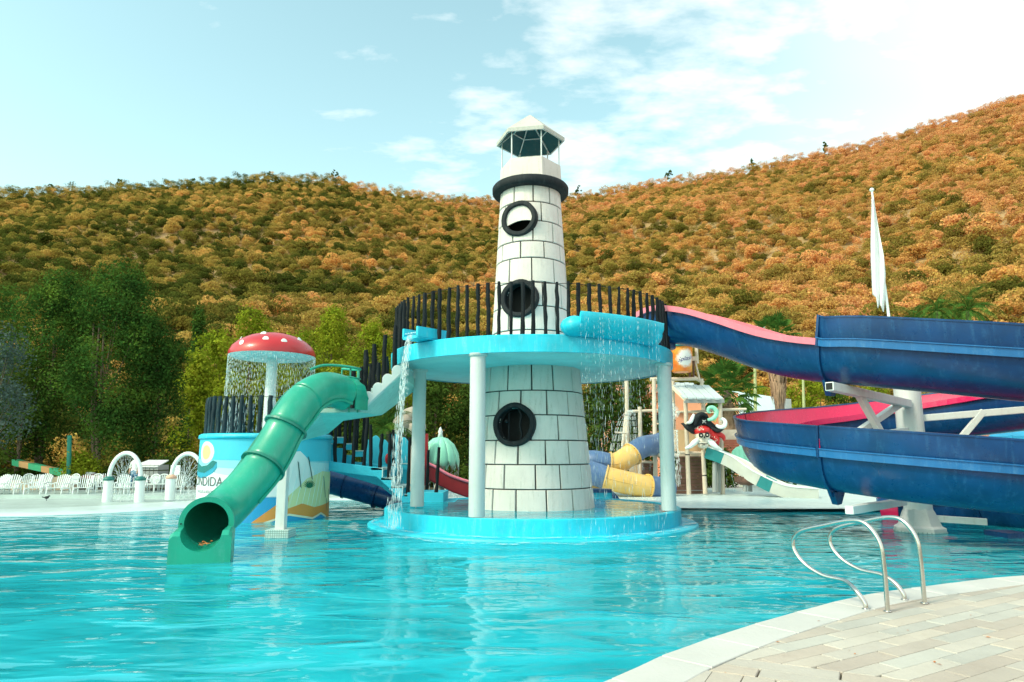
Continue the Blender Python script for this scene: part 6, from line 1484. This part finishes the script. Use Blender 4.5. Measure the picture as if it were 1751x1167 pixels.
# ---- pirate skull sculpture ----
Ys = 26.9
sk = thing('skull_sculpture', 'white skull sculpture with black hat, red dotted bandana and crossed tusks on the play structure', 'sculpture', P(1205, 770, Ys))
def S(x, y, dy=0): return P(1140 + x / 6.142, 680 + y / 6.142, Ys + dy)      # from the 260 px wide study crop
u1 = (S(100, 0) - S(0, 0)).length / 100
def bal(name, x, y, rx, ry, rz_, dy, mat, parent=sk, rot=0, n=16):
    b = MB(); b.sph(S(x, y, dy), (rx * u1, ry * u1, rz_ * u1), n, M=Matrix.Rotation(R(rot), 3, 'Y')); return obj(name, b, mat, parent)
b = MB(); b.sph(S(375, 395, 0), (80 * u1, 75 * u1, 74 * u1), 20); b.sph(S(380, 455, -.03), (62 * u1, 62 * u1, 42 * u1), 16); b.sph(S(384, 505, -.05), (55 * u1, 55 * u1, 32 * u1), 16); skull = obj('skull', b, BONE, sk)
for (x, y) in ((360, 396), (425, 392)): bal('eye_socket', x, y, 24, 20, 27, -.32, BLACK, sk); bal('eye', x + 3, y + 3, 8, 8, 8, -.41, BONE, sk)
b = MB(); c = S(400, 418, -.38); b.prism([c + Vector((0, 0, 14 * u1)), c + Vector((9 * u1, 0, -10 * u1)), c + Vector((-9 * u1, 0, -10 * u1))], (0, .06, 0)); obj('nose', b, BLACK, sk)
b = MB(); b.sph(S(378, 486, -.30), (52 * u1, 14 * u1, 7 * u1), 12); obj('mouth', b, BLACK, sk)
b = MB()
for k in range(7): b.box(S(345 + k * 11, 474 + abs(3 - k) * .8, -.335), (9 * u1, 5 * u1, 12 * u1))
obj('teeth', b, BONE, sk)
def curve_part(name, pts, rs, mat, dy, n=10, parent=sk): b = MB(); P_ = [S(x, y, d) for (x, y), d in zip(pts, dy)]; rr = np.interp(np.linspace(0, 1, (len(pts) - 1) * 5 + 1), np.linspace(0, 1, len(rs)), rs); b.tube(spline(P_, 5), [r_ * u1 for r_ in rr], n); return obj(name, b, mat, parent)
curve_part('tusk', [(330, 450), (290, 475), (245, 515), (195, 535)], [28, 30, 22, 10], WPLAST, [-.1, -.2, -.25, -.2])
curve_part('tusk', [(430, 450), (475, 480), (520, 520), (580, 555)], [28, 32, 24, 12], WPLAST, [-.1, -.2, -.25, -.2])
b = MB(); b.sph(S(372, 355, .02), (98 * u1, 85 * u1, 62 * u1), 18); obj('bandana', b, REDB, sk)
curve_part('bandana_tail', [(440, 340), (480, 400), (520, 450), (530, 505)], [45, 50, 42, 12], REDB, [.0, .05, .05, .05]); curve_part('bandana_tail', [(470, 380), (540, 385), (590, 410), (605, 455)], [38, 30, 26, 10], REDB, [.05, .0, .0, 0])
for k in range(46):
    x, y = rng.uniform(290, 460), rng.uniform(302, 345); ax = (x - 372) / 98; ay = (y - 355) / 62; r2 = ax * ax + ay * ay
    if r2 < .92: bal('dot', x, y, 4.5, 3, 4.5, .02 - 85 * u1 * math.sqrt(1 - r2), BONE, sk, n=6)
for k in range(16):
    t = rng.random(); x, y = 460 + 70 * t + rng.uniform(-18, 18), 370 + 100 * t; bal('dot', x, y, 4.5, 3, 4.5, .05 - 44 * u1, BONE, sk, n=6)
b = MB(); brim = [(165, 268), (200, 300), (240, 340), (280, 378), (292, 340), (330, 300), (380, 285), (430, 295), (470, 330), (520, 352), (560, 368), (600, 330), (560, 322), (530, 300), (500, 280), (455, 240), (430, 180), (400, 160), (350, 155), (310, 185), (285, 240), (240, 275), (200, 290)]
poly = [S(x, y, -.12) for x, y in brim]; b.prism(poly, (0, .34, 0)); o = recalc(obj('hat', b, BLACK, sk)); bev(o, .035, 3)
curve_part('hat_brim', [(165, 270), (215, 320), (285, 375)], [8, 22, 14], BLACK, [-.12, -.2, -.1]); curve_part('hat_brim', [(470, 320), (540, 350), (600, 325)], [16, 22, 8], BLACK, [-.1, -.2, -.1]); curve_part('hat_fold', [(290, 290), (320, 210), (370, 175), (420, 200)], [16, 26, 24, 14], BLACK, [-.2, -.22, -.22, -.2])
curve_part('hat_roll', [(215, 270), (250, 255), (270, 215), (285, 180)], [12, 20, 20, 14], WPLAST, [-.1, -.25, -.22, -.15])
curve_part('hat_roll', [(520, 290), (560, 312), (605, 300), (615, 255), (590, 225), (560, 235)], [14, 20, 22, 20, 16, 10], WPLAST, [-.15, -.25, -.28, -.25, -.2, -.15])
curve_part('plume', [(430, 235), (480, 225), (515, 190), (520, 140), (480, 105), (440, 115), (435, 150), (460, 160)], [14, 22, 24, 24, 22, 18, 14, 8], MINT, [-.25] * 8); bal('plume_socket', 505, 240, 20, 16, 22, -.2, YEL, sk)
b = MB(); b.sph(S(392, 252, -.3), (14 * u1, 8 * u1, 14 * u1), 8); b.beam(S(375, 238, -.3), S(412, 270, -.3), .02, .03); b.beam(S(412, 238, -.3), S(375, 270, -.3), .02, .03); obj('hat_emblem', b, GREY, sk)

# ---- yellow and dusty blue tube slide ----
yt = thing('yellow_blue_tube_slide', 'yellow and dusty blue tube slide looping right of the lighthouse', 'water slide', P(1070, 840, 27))
def tslide(pts, cuts_, mats, r, parent):
    sp_ = spline([P(x, y, Y) for x, y, Y in pts], 6)
    for i in range(len(cuts_) - 1):
        seg = sp_[cuts_[i]:cuts_[i + 1] + 1]; b = MB(); b.tube(seg, r, 22); obj('tube_section', b, mats[i], parent)
        if i: flange(sp_, cuts_[i], r - .01, r + .055, .05, parent, mats[i] if mats[i] is YEL else mats[i - 1], bolts=10)
        fr = frames(seg); b = MB(); b.tube([p + (s_1 * (1 if i % 2 else -1) * 0 + Vector((0, -1, 0)) * r * 1.0) + u_ * .0 for p, s_1, u_ in fr], .018, 5); obj('seam', b, mats[i], parent)
tslide([(1150, 748, 28.4), (1122, 760, 28.0), (1098, 765, 27.4), (1072, 783, 27.0), (1048, 794, 26.8), (1010, 789, 26.9), (975, 800, 27.5)], [0, 4, 16, 25, 36], [YEL, TBLUE, YEL, TBLUE], .42, yt)
tslide([(960, 815, 26.6), (1000, 807, 26.2), (1035, 817, 26.0), (1072, 826, 26.0), (1107, 833, 26.2), (1145, 836, 26.6)], [0, 12, 24, 30], [YEL, TBLUE, YEL, TBLUE][1:], .43, yt)
b = MB(); b.box(P(1097, 846, 26.1), (.12, .12, .3)); obj('saddle', b, GREY, yt)
b = MB(); b.prism(pxpoly([(1008, 828), (1036, 832), (1040, 842), (1008, 846)], 26.8), (0, .5, 0)); o = obj('tube_cradle', b, YEL, yt); bev(o, .04)
bx = thing('cyan_box', 'small cyan box with dark curved flap right of the lighthouse wall', 'box', P(1030, 862, 23))
b = MB(); b.prism(pxpoly([(1008, 842), (1048, 841), (1048, 868), (1008, 868)], 22.6), (0, .7, 0)); obj('box', b, CYAN2, bx)
b = MB(); b.prism(pxpoly([(1047, 840), (1056, 848), (1064, 860), (1064, 866), (1047, 868)], 22.55), (0, .5, 0)); b.prism(pxpoly([(1008, 837), (1046, 837), (1046, 843), (1008, 843)], 22.55), (0, .5, 0)); obj('flap', b, BLUE, bx)
# ---- white and teal slide ----
ws = thing('white_teal_slide', 'white and teal open slide running right from the play structure into the wading pad', 'water slide', P(1300, 835, 26.5))
wp = spline([P(1208, 774, 27.2), P(1232, 782, 27.0), P(1262, 796, 26.7), (P(1296, 818, 26.2)), P(1322, 832, 25.9), P(1352, 842, 25.6), P(1400, 846, 25.2)], 5)
SLW = paint('chalky_slide_white', (.55, .57, .52), .45, (.5, .42, .28), .5, .1, .1, 8)
wprof = [(-.36, .22), (-.33, .22), (-.26, .0), (.26, .0), (.33, .22), (.36, .22), (.30, -.22), (-.30, -.22)]
for (a, c, m) in ((0, 6, TEALP), (6, 16, SLW), (16, 20, TEALP), (20, 30, SLW)):
    b = MB(); b.sweep(wp[a:c + 1], wprof); recalc(obj('slide_section', b, m, ws))
b = MB(); b.sweep(wp, [(.34, .21), (.39, .21), (.39, .26), (.34, .26)]); b.sweep(wp, [(-.39, .21), (-.34, .21), (-.34, .26), (-.39, .26)]); obj('slide_rims', b, WPLAST, ws)
for (x, y0, y1, Y) in ((1222, 842, 790, 27.0), (1229, 842, 790, 27.3)): pole(x, y0, x, y1, Y, .09, 'support', ws, GREY, False)
for (x, Y) in ((1274, 26.4), (1283, 27.0)): pole(x, 841, x, 822, Y, .08, 'support', ws, GREY, False)
b = MB(); b.sph(P(1277, 822, 26.5), (.45, .35, .2), 9); b.box(P(1277, 820, 26.5), (.8, .5, .2)); obj('slide_saddle', b, WOODB, ws)
# splashes
b = MB()
for (x, y, Y, r_) in ((1100, 848, 25, .7), (1130, 850, 24.6, .8), (1185, 848, 26.6, .6), (1345, 846, 25.2, .5)): q = P(x, y, Y); blob(q.x, Y, .115, r_, r_ * .6)
water_obj('water_foam', b, 'white churned foam on the wading pad below the tube slide', 'foam', FOAM)
b = MB(); strands(b, [P(1153 + rng.uniform(-2, 6), 735, 27.2 + rng.uniform(-.2, .2)) for _ in range(26)], 2.2, .6, .012, .8)
strands(b, [P(1240 + rng.uniform(0, 40), 790, 29.5) for _ in range(16)], 1.3, .6, .01, .5); water_obj('falling_water', b, 'water dripping down the brown plank wall of the play structure')
b = MB()
for k in range(26):
    s = P(1078 + rng.uniform(-1, 8), 702, 28.0); vx = rng.uniform(-.9, .2); prev = s
    for j in range(1, 12):
        t_ = j * .08; q = s + Vector((vx * t_ * 1.5, rng.uniform(-.01, .01), .5 * t_ - 4.0 * t_ * t_)); 
        if rng.random() < .8: b.tube([prev, prev.lerp(q, .8)], .007, 3, caps=False, smooth=False)
        prev = q
water_obj('spray_jets', b, 'arching water jets falling left from the log rail above the tube slide')

for (x, y, wpx, lb) in ((1165, 770, 60, 'dark shrub behind the brown plank wall of the play structure'), (1225, 772, 60, 'dark green shrub behind the skull sculpture posts'), (1330, 768, 60, 'dark shrub below the white hall left of the blue slide')):
    tree('leafy_shrub', lb, x, y, 33, wpx, .08, F_MID, dens=1.1, leaf=.08, crown_low=.02, cat='shrub')

def hedge(label, x0, x1, ytop, Y, z0=.2, fol=F_MID):
    a, c = P(x0, ytop, Y), P(x1, ytop, Y); t = thing('hedge', label, 'hedge', ((a.x + c.x) / 2, Y, z0)); lob = []; n = int((c.x - a.x) / .55)
    for i in range(n): lob.append(((a.x + (i + .5) * .55 - (a.x + c.x) / 2, rng.uniform(-.2, .2), (a.z - z0) * rng.uniform(.42, .55)), (.55, .5, (a.z - z0) * .5)))
    me = crown_leaves(lob, n * 60, 22, .07, fol, 0, .18); o = bpy.data.objects.new('foliage', me); link(o, t)
hedge('long dark hedge behind the loungers at the back of the left terrace', -30, 345, 808, 31.6)
hedge('dark hedge behind the red boat hull and mint palm fountain', 560, 850, 800, 30.5, .08)
hedge('dark hedge behind the yellow tube slide right of the lighthouse', 990, 1110, 790, 33, .08)

C = np.array([[*G(x, y, .131)] for x, y in ((1462, 1118), (1452, 1112), (1598, 1132), (1606, 1136), (1690, 1090), (1330, 1098), (1535, 1082), (1552, 1078), (1660, 1052), (1400, 1062), (1240, 1150))]); n = len(C)
me = leaf_mesh('deck_leaves', C, np.tile([0, 0, 1.0], (n, 1)) + rng.normal(size=(n, 3)) * .15, rng.uniform(.010, .026, n), .45, LIT); o = bpy.data.objects.new('deck_leaves', me); COL.objects.link(o); o['kind'] = 'stuff'; o['label'] = 'a few dry leaf scraps scattered on the pavers'

# small fixings: column base plates with bolts, drain grate, hose bib on the platform columns
for o_ in [o for o in plat.children if o.name.startswith('column')]:
    c0 = sum((Vector(v.co) for v in o_.data.vertices), Vector()) / len(o_.data.vertices); c0 = Vector((c0.x + LC.x, c0.y + LC.y, ZB - .02))
    b = MB(); b.lathe([(.16, -.05), (.20, -.04), (.20, 0.018)], c0, 20); obj('column_collar', b, COLW, plat)
